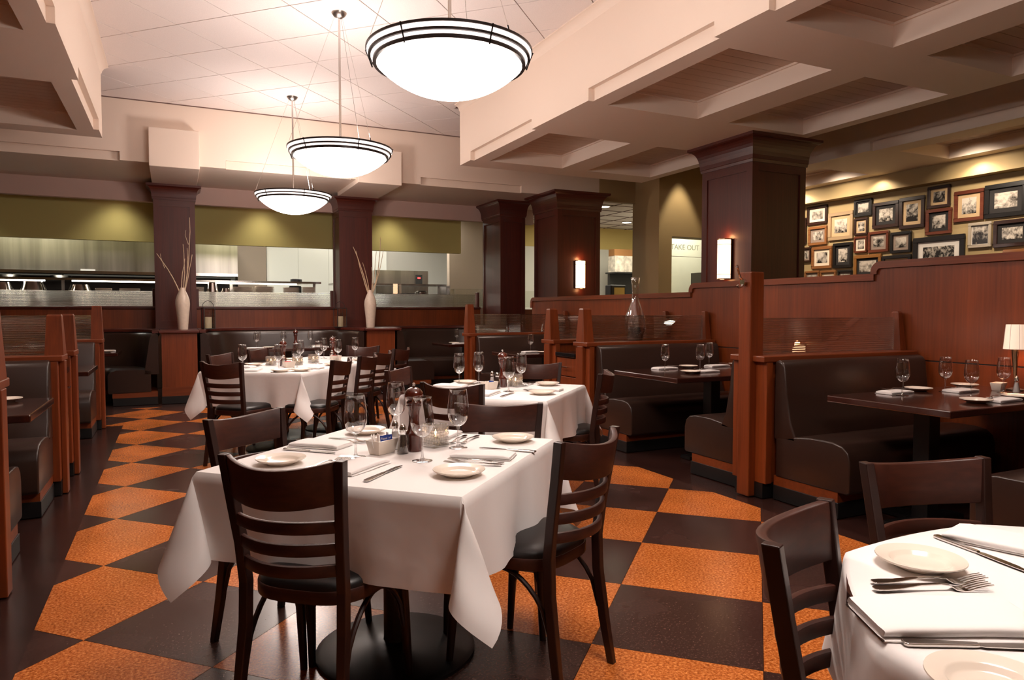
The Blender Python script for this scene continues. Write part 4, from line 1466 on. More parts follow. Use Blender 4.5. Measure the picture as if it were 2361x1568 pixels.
for k, (mm, dx, lb) in enumerate(pk):
    o = build_packet(M[mm], lb)
    dy = (-0.012 if mm == 'blue' else 0.006)
    o.location = (0.680 + dx * ca - dy * sa, 2.505 + dx * sa + dy * ca, ZC + 0.0185 + (0.008 if mm == 'paper' else 0.002))
    yaw = -YAW + rp.uniform(-0.3, 0.3) if mm == 'blue' else 0.55 + rp.uniform(0.6, 1.0)
    o.rotation_euler = (rp.uniform(-0.12, 0.12) - 0.1, rp.uniform(-0.25, 0.15), yaw)
    o['group'] = 'sugar packets in the front caddy'
    if mm == 'blue':
        tl = text_mesh('Equal', 0.011, M['paper'], 'lettering', 0.0002)
        tl.rotation_euler = (PI / 2, 0, 0)
        tl.location = (0, -0.0014, 0.034)
        tl.parent = o

ST = 'the second table'
setting(T2, TS, (0.7, -0.7), 'near right side', ST, ZC, plate=(-0.16, 0.12), nap=(0.05, 0.16), glass=None, knife=None, forks=((-0.05, 0.18), (-0.02, 0.18)))
setting(T2, TS, (0.7, 0.7), 'far right side', ST, ZC, plate=(-0.235, 0.12), nap=(0.07, 0.085), glass=None, knife=None, forks=((-0.11, 0.15), (-0.08, 0.15)))
setting(T2, TS, (-0.7, 0.7), 'far left side', ST, ZC, plate=(-0.26, 0.12), nap=(-0.05, 0.10), glass=None, knife=(0.10, 0.12), forks=((-0.14, 0.14),))
setting(T2, TS, (-0.7, -0.7), 'near left side', ST, ZC, plate=(-0.235, 0.12), nap=(0.02, 0.2), glass=None, knife=(0.16, 0.20), forks=((-0.12, 0.16),))
for gx, gy, gl_ in ((1.961, 4.615, 'wine glass at the far corner of the second table'), (1.782, 4.541, 'leftmost wine glass on the second table'), (1.935, 4.062, 'wine glass nearest the camera on the second table'), (2.178, 4.365, 'wine glass right of the candle on the second table')):
    GLASS.put((gx, gy, ZC), 0, gl_, 'wine glasses on the second table')
CADDY.put((1.873, 4.225, ZC), 0.4, 'white china sugar caddy on the second table', 'sugar caddies')
for k, dx in enumerate((-0.03, -0.01, 0.012, 0.03)):
    o = build_packet(M['blue' if k == 2 else 'paper'], ['white sugar packet at the left of the second caddy', 'white sugar packet left of the blue one in the second caddy', 'blue sweetener packet in the second caddy', 'white sugar packet at the right of the second caddy'][k])
    o.location = (1.873 + dx * math.cos(0.4), 4.225 + dx * math.sin(0.4), ZC + 0.012)
    o.rotation_euler = (-0.1, 0.1 * (k - 1), -YAW if k == 2 else 1.1)
    o['group'] = 'sugar packets in the second caddy'
SALT.put((1.955, 4.365, ZC), 0, 'salt shaker on the second table', 'shakers')
PEPPER.put((1.943, 4.255, ZC), 0, 'pepper shaker on the second table', 'shakers')
MILL.put((2.012, 4.32, ZC), 0, 'lighter reddish pepper mill on the second table', 'pepper mills')
CANDLE.put((2.10, 4.30, ZC), 0.5, 'cut glass candle holder on the second table', 'candle holders')

LT = 'the long table'
gl3 = [(0.535, 6.53), (0.82, 6.40), (1.004, 6.59), (1.14, 7.26), (1.27, 6.97), (1.46, 7.72), (1.62, 8.0), (1.525, 7.3), (1.80, 7.72)]
nm3 = ['leftmost wine glass on the long table', 'wine glass nearest the camera on the long table', 'wine glass beside the first candle on the long table', 'wine glass behind the first candle on the long table', 'wine glass beside the second candle on the long table', 'wine glass behind the second candle on the long table', 'farthest wine glass on the long table', 'wine glass before the far mill on the long table', 'rightmost wine glass on the long table']
K3 = 1.0
for (x, y), l in zip(gl3, nm3):
    GLASS.put((x, y, ZC), 0, l, 'wine glasses on the long table')
def rel3(a, b):
    return (T3[0] + math.cos(R3) * a - math.sin(R3) * b, T3[1] + math.sin(R3) * a + math.cos(R3) * b)
for nm, (a, b), l in (('CADDY', (-0.47, -0.06), 'sugar caddy at the near end of the long table'), ('CADDY', (0.42, -0.10), 'sugar caddy at the far end of the long table')):
    x, y = rel3(a, b)
    CADDY.put((x, y, ZC), 0.3, l, 'sugar caddies')
    for k in range(3):
        o = build_packet(M['pinkp' if k < 2 else 'paper'], ['first pink packet in the ', 'second pink packet in the ', 'white packet in the '][k] + l)
        o.location = (x + (k - 1) * 0.022, y + (k - 1) * 0.007, ZC + 0.012)
        o.rotation_euler = (0, 0.1 * (k - 1), 0.3)
        o['group'] = 'packets on the long table'
for p, (a, b), l, g in ((MILL, (-0.36, 0.06), 'orange brown pepper mill at the near end of the long table', 'pepper mills'), (MILL, (0.52, -0.02), 'pepper mill at the far end of the long table', 'pepper mills'),
                        (SALT, (-0.42, 0.02), 'shaker at the near end of the long table', 'shakers'), (SALT, (0.46, -0.04), 'shaker at the far end of the long table', 'shakers'),
                        (CANDLE, (-0.24, -0.02), 'first candle holder on the long table', 'candle holders'), (CANDLE, (0.06, -0.03), 'second candle holder on the long table', 'candle holders'),
                        (CANDLE, (-0.30, 0.22), 'candle holder at the left of the long table', 'candle holders')):
    x, y = rel3(a, b)
    p.put((x, y, ZC), 0.4, l, g)
for k, (a, b, n_, w_) in enumerate(((-0.63, -0.468, None, 'nearest right hand seat'), (0.0, -0.468, None, 'middle right hand seat'), (0.63, -0.468, None, 'farthest right hand seat'), (-0.55, 0.468, None, 'nearest left hand seat'), (0.15, 0.468, None, 'farther left hand seat'))):
    e = rel3(a, 0)
    nrm = (math.sin(R3), -math.cos(R3)) if b < 0 else (-math.sin(R3), math.cos(R3))
    setting(e, 0.468, nrm, w_, LT, ZC, glass=None, knife=None, forks=((-0.10, 0.14),), plate=(-0.2, 0.10), nap=(0.05, 0.14))
e = rel3(-1.026 + 0.468, 0)
setting(e, 0.468, (-math.cos(R3), -math.sin(R3)), 'near end', LT, ZC, glass=None, knife=(0.2, 0.12), forks=((-0.10, 0.14),), plate=(0.24, 0.09), nap=(-0.06, 0.16), naprot=0.3)

CT_ = 'the corner table'
PLATE.put((1.364, 0.91, ZC), 0, 'cream side plate nearest the booth on the corner table', 'side plates on the corner table')
PLATE.put((0.998, 0.558, ZC), 0, 'cream side plate cut by the bottom edge on the corner table', 'side plates on the corner table')
def between(h, t):
    """placement for an item whose handle end is at h and tip at t"""
    return ((h[0] + t[0]) / 2, (h[1] + t[1]) / 2), math.atan2(-(t[0] - h[0]), t[1] - h[1])
c_, r_ = between((1.191, 0.889), (1.40, 0.806))
FORK.put((c_[0], c_[1], ZC), r_, 'upper of two forks on the corner table', 'forks on the corner table', 1.12)
c_, r_ = between((1.164, 0.866), (1.372, 0.779))
FORK.put((c_[0], c_[1], ZC), r_, 'fork tucked against the large napkin on the corner table', 'forks on the corner table', 1.12)
NAPKIN.put((1.155, 0.722, ZC), math.atan2(-0.85, -0.47) + 0.0, 'large folded napkin between the cutlery on the corner table', 'napkins on the corner table', 1.25)
c_, r_ = between((1.018, 0.705), (1.218, 0.59))
KNIFE.put((c_[0], c_[1], ZC), r_, 'table knife below the large napkin on the corner table', 'knives on the corner table')
c_, r_ = between((1.575, 1.018), (1.523, 0.79))
KNIFE.put((c_[0], c_[1], ZC), r_, 'table knife beside the upper plate on the corner table', 'knives on the corner table')
NAPKIN.put((1.66, 0.90, ZC), 0.25, 'folded napkin at the upper right of the corner table', 'napkins on the corner table', 1.1)
KNIFE.put((1.845, 0.86, ZC), PI - 0.2, 'table knife at the far right picture edge on the corner table', 'knives on the corner table')

# ------------------------------------------------------------------ booth tables
ZB = TZ + 0.0005
RT = 'the lamp booth table'
def bset(items, tname, z=ZB):
    for it in items:
        kind, x, y, rot, lb = it
        P_, g, h = {'g': (GLASS, 'wine glasses on ', 0), 'p': (PLATE, 'side plates on ', 0), 'n': (NAPKIN, 'napkins on ', 0), 'f': (FORK, 'forks on ', 0.0215), 'c': (CADDY, 'sugar caddies', 0), 's': (SALT, 'shakers', 0), 'e': (PEPPER, 'shakers', 0), 'm': (MILL, 'pepper mills', 0), 'd': (CANDLE, 'candle holders', 0), 'k': (KNIFE, 'knives on ', 0)}[kind]
        P_.put((x, y, z + h), rot, lb, g + tname if g.endswith(' ') else g)
H = PI / 2
bset([('g', 4.03, 2.83, 0, 'wine glass nearest the aisle on the lamp booth table'), ('g', 4.47, 2.845, 0, 'second wine glass from the aisle on the lamp booth table'), ('g', 4.335, 2.60, 0, 'wine glass behind the near plate on the lamp booth table'), ('g', 4.75, 2.65, 0, 'wine glass in front of the lamp on the lamp booth table'),
      ('n', 4.09, 2.92, H, 'napkin nearest the aisle on the lamp booth table'), ('p', 4.36, 2.95, 0, 'plate behind the first glass on the lamp booth table'), ('n', 4.56, 2.80, H, 'napkin under the second glass on the lamp booth table'), ('p', 4.86, 2.96, 0, 'plate against the wall on the lamp booth table'),
      ('p', 4.10, 2.43, 0, 'near plate at the table edge on the lamp booth table'), ('n', 4.29, 2.40, H, 'napkin right of the near plate on the lamp booth table'), ('p', 4.50, 2.43, 0, 'plate below the lamp on the lamp booth table'), ('n', 4.70, 2.41, H, 'napkin below the lamp on the lamp booth table'),
      ('f', 4.12, 2.93, H - 0.5, 'fork on the aisle side napkin of the lamp booth table'), ('f', 4.58, 2.81, H - 0.5, 'fork on the wall side napkin of the lamp booth table'), ('f', 4.24, 2.42, H + 0.3, 'fork beside the near plate on the lamp booth table'), ('f', 4.66, 2.43, H + 0.3, 'fork below the lamp on the lamp booth table'),
      ('c', 4.84, 2.73, 0.2, 'sugar caddy below the lit lamp'), ('s', 4.80, 2.60, 0, 'white salt shaker below the lit lamp'), ('e', 4.88, 2.57, 0, 'pepper shaker below the lit lamp'), ('m', 4.985, 2.57, 0, 'pepper mill beside the lit lamp'), ], RT)
CB = 'the carafe booth table'
bset([('g', 3.86, 4.93, 0, 'wine glass nearest the aisle on the carafe booth table'), ('g', 4.14, 4.80, 0, 'middle wine glass on the carafe booth table'), ('g', 4.46, 5.05, 0, 'wine glass nearest the wall on the carafe booth table'), ('g', 4.72, 4.70, 0, 'wine glass half hidden by the post on the carafe booth table'),
      ('n', 3.93, 5.02, H, 'napkin nearest the aisle on the carafe booth table'), ('p', 4.22, 5.05, 0, 'back plate on the carafe booth table'), ('p', 3.87, 4.60, 0, 'front plate on the carafe booth table'), ('n', 4.05, 4.62, H, 'front napkin on the carafe booth table'), ('n', 4.55, 5.04, H, 'napkin nearest the wall on the carafe booth table'), ('p', 4.80, 5.04, 0, 'plate nearest the wall on the carafe booth table'),
      ('f', 3.99, 5.02, H - 0.4, 'fork on the aisle napkin of the carafe booth table'), ('f', 4.05, 4.63, H - 0.4, 'fork on the front napkin of the carafe booth table'), ('f', 4.60, 5.04, H - 0.4, 'fork on the wall napkin of the carafe booth table')], CB)
FB = 'the farthest right booth table'
bset([('g', 4.05, 7.86, 0, 'aisle side wine glass on the farthest right booth table'), ('g', 4.55, 7.95, 0, 'wall side wine glass on the farthest right booth table'), ('n', 3.98, 7.72, H, 'napkin on the farthest right booth table'), ('p', 4.05, 7.52, 0, 'front plate on the farthest right booth table'), ('p', 4.42, 7.86, 0, 'back plate on the farthest right booth table'), ('n', 4.32, 7.55, H, 'wall side napkin on the farthest right booth table')], FB)
HB = 'the table between the piers'
bset([('g', 1.02, 10.18, 0, 'left front wine glass on the table between the piers'), ('g', 1.07, 10.45, 0, 'left rear wine glass on the table between the piers'), ('g', 1.42, 10.52, 0, 'middle wine glass on the table between the piers'), ('g', 1.78, 10.42, 0, 'right wine glass on the table between the piers'), ('m', 1.56, 10.32, 0, 'tall pepper mill on the table between the piers'),
      ('n', 0.99, 10.08, H, 'left napkin on the table between the piers'), ('p', 1.17, 10.10, 0, 'left plate on the table between the piers'), ('p', 1.86, 10.30, 0, 'right plate on the table between the piers'), ('n', 1.86, 10.08, H, 'right napkin on the table between the piers')], HB)
VB = 'the right horseshoe table'
bset([('g', 4.05, 10.42, 0, 'left wine glass on the right horseshoe table'), ('g', 4.17, 10.30, 0, 'second wine glass on the right horseshoe table'), ('g', 4.52, 10.45, 0, 'right wine glass on the right horseshoe table'), ('n', 3.98, 10.12, H, 'napkin on the right horseshoe table'), ('p', 3.95, 10.28, 0, 'plate on the right horseshoe table'), ('d', 4.50, 10.22, 0.2, 'candle holder on the right horseshoe table')], VB)
bset([('p', -0.875, 4.86, 0, 'white plate on the left edge booth table')], 'the left booth table')
bset([('p', -0.76, 10.02, 0, 'plate on the left horseshoe table'), ('n', -0.78, 10.24, H, 'napkin on the left horseshoe table')], 'the left horseshoe table')

# ------------------------------------------------------------------ pendant lamps
def build_pendant():
    o = thing('pendant_lamp', 'bowl pendant lamp', 'pendant lamp')
    R = 0.47
    # opal bowl (spherical cap), hanging below the rim
    prof = []
    D = 0.185
    rb = R - 0.045
    RS = (rb * rb + D * D) / (2 * D)
    for k in range(17):
        t = k / 16 * math.asin(rb / RS)
        prof.append((RS * math.sin(t), -D - 0.02 + RS * (1 - math.cos(t))))
    mk('glass_bowl', MB().lathe(prof, 56), M['bowl_glass'], o, smooth=True, angle=60)
    inner = [(max(0.0, r - 0.008), z + 0.008) for r, z in prof]
    mk('bowl_lining', MB().lathe(inner, 56), M['paper'], o, smooth=True, angle=60)
    # three dark hoops with two lit frosted bands between them
    for r0, z0, w, h in ((R - 0.040, -0.035, 0.030, 0.022), (R - 0.014, 0.0, 0.014, 0.013), (R, 0.034, 0.014, 0.014)):
        mk('hoop', MB().lathe([(r0 - w, z0), (r0, z0), (r0, z0 + h), (r0 - w, z0 + h), (r0 - w, z0)], 64), M['bronze'], o, smooth=True, angle=40)
    for r0, z0, z1 in ((R - 0.034, -0.013, 0.0), (R - 0.012, 0.013, 0.034)):
        mk('glass_band', MB().lathe([(r0 - 0.012, z0), (r0, z0), (r0 + 0.006, z1), (r0 - 0.006, z1), (r0 - 0.012, z0)], 64), M['ring_glass'], o, smooth=True, angle=40)
    for k in range(6):
        a = 2 * PI * k / 6 + 0.3
        c, s_ = math.cos(a), math.sin(a)
        mk('clip', MB().tube([((R - 0.034) * c, (R - 0.034) * s_, -0.045), ((R - 0.018) * c, (R - 0.018) * s_, 0.0), ((R + 0.003) * c, (R + 0.003) * s_, 0.05)], 0.0045, 6), M['bronze'], o)
    H = CZ - PEND_RIM
    mk('rod', MB().tube([(0, 0, -0.18), (0, 0, H - 0.045)], 0.0105, 12), M['chrome'], o, smooth=True)
    mk('canopy', MB().lathe([(0, H - 0.05), (0.02, H - 0.05), (0.028, H - 0.045), (0.05, H - 0.03), (0.066, H - 0.008), (0.068, H), (0, H)], 28), M['steel'], o, smooth=True, angle=50)
    for k in range(3):
        a = 2 * PI * k / 3 + 0.55
        c, s_ = math.cos(a), math.sin(a)
        mk('cable', MB().tube([((R - 0.01) * c, (R - 0.01) * s_, 0.05), (0.04 * c, 0.04 * s_, H - 0.035)], 0.0016, 5), M['chrome'], o)
        mk('turnbuckle', MB().tube([((R - 0.01) * c, (R - 0.01) * s_, 0.04), ((R - 0.02) * c, (R - 0.02) * s_, 0.075)], 0.005, 6), M['bronze'], o)
    return o
PEND = Proto(build_pendant())
for y, l in ((PEND_Y[1], 'nearest and largest looking bowl pendant lamp under the tile ceiling'), (PEND_Y[2], 'middle bowl pendant lamp of the row'), (PEND_Y[3], 'farthest bowl pendant lamp, above the back tables'), (PEND_Y[0], 'bowl pendant lamp above the corner table, out of the picture')):
    px_ = PEND_X + (0.045 if y == PEND_Y[1] else 0.0)
    PEND.put((px_, y, PEND_RIM), 0.35, l, 'bowl pendant lamps')
    light('pendant_light', 'POINT', (px_, y, PEND_RIM + 0.03), L_PEND, LAMP, 0.16)

# ------------------------------------------------------------------ sconces
def sconce(x, y, z, label):
    """on a column face looking towards -X"""
    o = thing('wall_sconce', label, 'wall lamp', (x, y, z), 0, 'sconces on the wood columns')
    w, d, h = 0.085, 0.10, 0.46
    pts = []
    for k in range(13):
        a = PI / 2 + PI * k / 12
        pts.append((d * math.cos(a), w * math.sin(a)))
    mk('back_plate', MB().box(-0.012, 0.0, -w - 0.004, w + 0.004, 0.0, h), M['bronze'], o)
    mk('glass_shade', MB().prism([(a - 0.012, b * 0.92) for a, b in pts], 'z', 0.012, h - 0.012), M['sconce'], o, smooth=True, angle=40)
    for z0 in (0.0, 0.055, h - 0.07, h - 0.014):
        mk('band', MB().prism([(a * 1.03 - 0.012, b) for a, b in pts], 'z', z0, z0 + (0.012 if z0 in (0.0, h - 0.014) else 0.006)), M['brass'], o)
    for zz, e in ((h + 0.02, 0.8), (-0.02, 0.4)):
        light('sconce_light', 'POINT', (x - 0.06, y, z + zz), e, (1.0, 0.46, 0.18), 0.03)
    return o
sconce(5.66, 6.14, 1.60, 'lit half round sconce on the large right column')
o2 = thing('wall_sconce', 'smaller looking lit half round sconce on the far column', 'wall lamp', (5.94, 9.80, 1.60), PI / 2, 'sconces on the wood columns')
w, d, h = 0.085, 0.10, 0.46
pts = [(d * math.cos(PI / 2 + PI * k / 12), w * math.sin(PI / 2 + PI * k / 12)) for k in range(13)]
mk('back_plate', MB().box(-0.012, 0.0, -w - 0.004, w + 0.004, 0.0, h), M['bronze'], o2)
mk('glass_shade', MB().prism([(a - 0.012, b * 0.92) for a, b in pts], 'z', 0.012, h - 0.012), M['sconce'], o2, smooth=True, angle=40)
for z0 in (0.0, 0.055, h - 0.07, h - 0.014):
    mk('band', MB().prism([(a * 1.03 - 0.012, b) for a, b in pts], 'z', z0, z0 + (0.012 if z0 in (0.0, h - 0.014) else 0.006)), M['brass'], o2)

for zz, e in ((0.48, 0.8), (-0.02, 0.4)):
    light('sconce_light', 'POINT', (5.94, 9.74, 1.60 + zz), e, (1.0, 0.46, 0.18), 0.03)

# ------------------------------------------------------------------ vases with twigs on the piers
def vase(x, y, z, label, tl, twigs, seed):
    o = tag(mk('floor_vase', MB().lathe([(0, 0), (0.062, 0), (0.064, 0.006), (0.075, 0.15), (0.088, 0.28), (0.0945, 0.36), (0.09, 0.42), (0.07, 0.485), (0.045, 0.54), (0.032, 0.575), (0.030, 0.59), (0.024, 0.59), (0.026, 0.57), (0.04, 0.53), (0.06, 0.45), (0.0, 0.3)], 32), M['ceramic'], None, smooth=True, angle=60, loc=(x, y, z)), label, 'vase', 'vases on the piers')
    rnd = random.Random(seed)
    t = thing('twig_bunch', tl, 'twigs', (x, y, z + 0.40), 0, 'twigs in the vases')
    for tw in twigs:
        pts, r0 = tw
        n = len(pts)
        mk('twig', MB().tube([(a + rnd.uniform(-.004, .004), b, c) for a, b, c in pts], [max(0.0022, r0 * (1 - 0.6 * i / n)) for i in range(n)], 6), M['twig'], t, smooth=True)
    return o
def tw(x1, z1, n=6, bow=0.02, y1=0.0, r=0.0075, sub=()):
    return ([(x1 * (i / n) ** 1.15 + bow * math.sin(PI * i / n), y1 * i / n, 0.0 + z1 * i / n) for i in range(n + 1)], r)
vase(0.12, 10.95, 0.98, 'tall ivory vase on the left hand pier', 'pale twigs with one branch leaning left', [tw(-0.31, 0.66, r=0.009), tw(0.02, 0.80), tw(0.07, 0.75, bow=0.03), tw(0.11, 1.18, bow=0.04, r=0.009), tw(0.135, 0.66, bow=0.01), tw(0.04, 0.6, bow=-0.02), ([(-0.22, 0, 0.46), (-0.26, 0, 0.60), (-0.27, 0, 0.66)], 0.004), ([(0.09, 0, 0.80), (0.05, 0, 0.93), (0.06, 0, 1.0)], 0.004)], 3)
vase(2.80, 10.95, 0.98, 'tall ivory vase on the right hand pier', 'pale twigs spreading in a wide fork', [tw(-0.26, 0.86, r=0.009, bow=0.01), tw(-0.22, 0.80, bow=-0.02), tw(-0.12, 0.62), tw(0.10, 0.80, bow=0.02), tw(0.17, 1.02, bow=0.05, r=0.009), tw(0.22, 0.85, bow=0.03), tw(0.03, 0.55)], 5)

# ------------------------------------------------------------------ candle lanterns on the ledge
def lantern(x, y, label):
    o = thing('candle_lantern', label, 'lantern', (x, y, 0.98), 0.2, 'candle lanterns on the ledge')
    s = 0.075
    mk('base', MB().box(-s, s, -s, s, 0, 0.012), M['dark'], o)
    for a in (-1, 1):
        for b in (-1, 1):
            mk('post', MB().box(a * s - 0.005, a * s + 0.005, b * s - 0.005, b * s + 0.005, 0.012, 0.30), M['dark'], o)
    mk('top_frame', MB().box(-s - .005, s + .005, -s - .005, -s + .005, 0.30, 0.312).box(-s - .005, s + .005, s - .005, s + .005, 0.30, 0.312).box(-s - .005, -s + .005, -s + .005, s - .005, 0.30, 0.312).box(s - .005, s + .005, -s + .005, s - .005, 0.30, 0.312), M['dark'], o)
    mk('handle', MB().tube([(-s, 0, 0.305), (-s * 0.95, 0, 0.36), (-s * 0.5, 0, 0.40), (0, 0, 0.412), (s * 0.5, 0, 0.40), (s * 0.95, 0, 0.36), (s, 0, 0.305)], 0.004, 6), M['dark'], o)
    for a, b in ((-1, 0), (1, 0), (0, -1), (0, 1)):
        mk('glass_pane', MB().box(-s + .006, s - .006, b * s - .001, b * s + .001, 0.013, 0.299) if b else MB().box(a * s - .001, a * s + .001, -s + .006, s - .006, 0.013, 0.299), M['glass'], o)
    c = mk('candle', MB().lathe([(0, 0.012), (0.046, 0.012), (0.046, 0.17), (0.042, 0.175), (0, 0.172)], 24), M['wax'], o, smooth=True, angle=50)
    return o
lantern(0.455, 11.10, 'black candle lantern right of the left hand pier')
lantern(2.40, 11.30, 'black candle lantern left of the right hand pier')

# ------------------------------------------------------------------ carafe on the partition
ca_ = mk('glass_carafe', MB().lathe([(0, 0.0), (0.075, 0.0), (0.082, 0.01), (0.10, 0.10), (0.104, 0.17), (0.095, 0.25), (0.065, 0.33), (0.038, 0.40), (0.030, 0.45), (0.034, 0.55), (0.046, 0.63), (0.0445, 0.632), (0.043, 0.63)], 36), M['carafe'], None, smooth=True, angle=60, loc=(4.18, 5.82, 0.95))
tag(ca_, 'tall clear glass carafe behind the ribbed glass on a booth partition', 'carafe')
mf = mk('carafe_filling', MB().lathe([(0, 0.013), (0.078, 0.015), (0.094, 0.10), (0.096, 0.13), (0, 0.132)], 28), mat('dark_glass_base', srgb(30, 22, 20), 0.1), ca_, smooth=True, angle=50)

# ------------------------------------------------------------------ small table lamp in the right booth
tl_ = thing('table_lamp', 'small lit table lamp with a pleated white shade on the booth table', 'lamp', (4.95, 2.69, TZ + 0.0005))
mk('base', MB().lathe([(0, 0), (0.05, 0), (0.05, 0.008), (0.02, 0.016), (0, 0.016)], 24), M['steel'], tl_, smooth=True, angle=50)
mk('stem', MB().tube([(0.0, 0, 0.012), (0.0, 0, 0.06), (-0.004, 0, 0.13), (-0.008, 0, 0.20), (-0.01, 0, 0.27)], [0.006, 0.007, 0.012, 0.017, 0.022], 14), M['brass'], tl_, smooth=True)
sh = MB()
n = 8
vs_, fs = [], []
for z, r in ((0.27, 0.068), (0.43, 0.056)):
    vs_ += [(r * math.cos(2 * PI * k / 32) - 0.008, r * math.sin(2 * PI * k / 32), z) for k in range(32)]
for k in range(32):
    k2 = (k + 1) % 32
    fs.append((k, k2, 32 + k2, 32 + k))
fs += [tuple(range(32, 64))]
mk('shade', MB().add(vs_, fs), M['shade'], tl_, smooth=True, angle=40)
for k in range(8):
    a = 2 * PI * k / 8
    mk('shade_rib', MB().tube([(0.0685 * math.cos(a) - 0.008, 0.0685 * math.sin(a), 0.27), (0.0565 * math.cos(a) - 0.008, 0.0565 * math.sin(a), 0.43)], 0.0016, 5), M['paper'], tl_)
light('table_lamp_light', 'POINT', (4.942, 2.69, TZ + 0.345), 1.0, (1.0, 0.65, 0.4), 0.05)

# ------------------------------------------------------------------ framed photographs
def photo_mat(i):
    rnd = random.Random(100 + i)
    m, nt, b = base_mat('photo_print_%d' % i)
    tc = nt.nodes.new('ShaderNodeTexCoord')
    mp = nt.nodes.new('ShaderNodeMapping')
    mp.inputs['Location'].default_value = (rnd.uniform(0, 9), rnd.uniform(0, 9), rnd.uniform(0, 9))
    mp.inputs['Scale'].default_value = (1, rnd.uniform(7, 12), rnd.uniform(6, 10))
    nt.links.new(tc.outputs['Object'], mp.inputs['Vector'])
    n = nt.nodes.new('ShaderNodeTexNoise')
    n.inputs['Scale'].default_value = rnd.uniform(1.2, 2.2)
    n.inputs['Detail'].default_value = 8
    n.inputs['Roughness'].default_value = 0.62
    n.inputs['Distortion'].default_value = rnd.uniform(0, 0.6)
    nt.links.new(mp.outputs['Vector'], n.inputs['Vector'])
    v = nt.nodes.new('ShaderNodeTexGradient')
    mp2 = nt.nodes.new('ShaderNodeMapping')
    mp2.inputs['Rotation'].default_value = (0, PI / 2, 0)
    mp2.inputs['Scale'].default_value = (3.2, 3.2, 3.2)
    mp2.inputs['Location'].default_value = (0.5, 0, 0)
    nt.links.new(tc.outputs['Object'], mp2.inputs['Vector'])
    nt.links.new(mp2.outputs['Vector'], v.inputs['Vector'])
    mx = nt.nodes.new('ShaderNodeMix')
    mx.inputs[0].default_value = rnd.uniform(0.12, 0.38)
    nt.links.new(n.outputs['Fac'], mx.inputs[2])
    nt.links.new(v.outputs['Fac'], mx.inputs[3])
    r = nt.nodes.new('ShaderNodeValToRGB')
    dk = rnd.choice([0.36, 0.40, 0.46])
    r.color_ramp.elements[0].position = dk
    r.color_ramp.elements[0].color = srgb(28, 24, 22)
    r.color_ramp.elements[1].position = dk + 0.2
    r.color_ramp.elements[1].color = srgb(200, 188, 174)
    nt.links.new(mx.outputs[0], r.inputs['Fac'])
    nt.links.new(r.outputs['Color'], b.inputs['Base Color'])
    b.inputs['Roughness'].default_value = 0.25
    return m
FW = {'dk': wood('frame_dark', srgb(28, 14, 10), srgb(52, 26, 18), 'y', fine=80), 'bk': mat('frame_black', srgb(20, 17, 16), 0.35), 'wd': wood('frame_oak', srgb(110, 66, 34), srgb(150, 98, 56), 'y', fine=80), 'be': mat('frame_beige', srgb(158, 130, 96), 0.6), 'sv': mat('frame_silver', srgb(190, 176, 156), 0.35, metal=0.4), 'gd': M['gold'], 'rd': wood('frame_cherry', srgb(70, 28, 16), srgb(110, 52, 28), 'y', fine=80)}
MT = {'cr': mat('mount_cream', srgb(226, 210, 186), 0.8), 'gy': mat('mount_grey', srgb(140, 120, 106), 0.8), 'bg': mat('mount_beige', srgb(184, 154, 116), 0.8), 'bk': mat('mount_black', srgb(30, 25, 24), 0.8), 'wh': mat('mount_white', srgb(222, 214, 206), 0.8)}
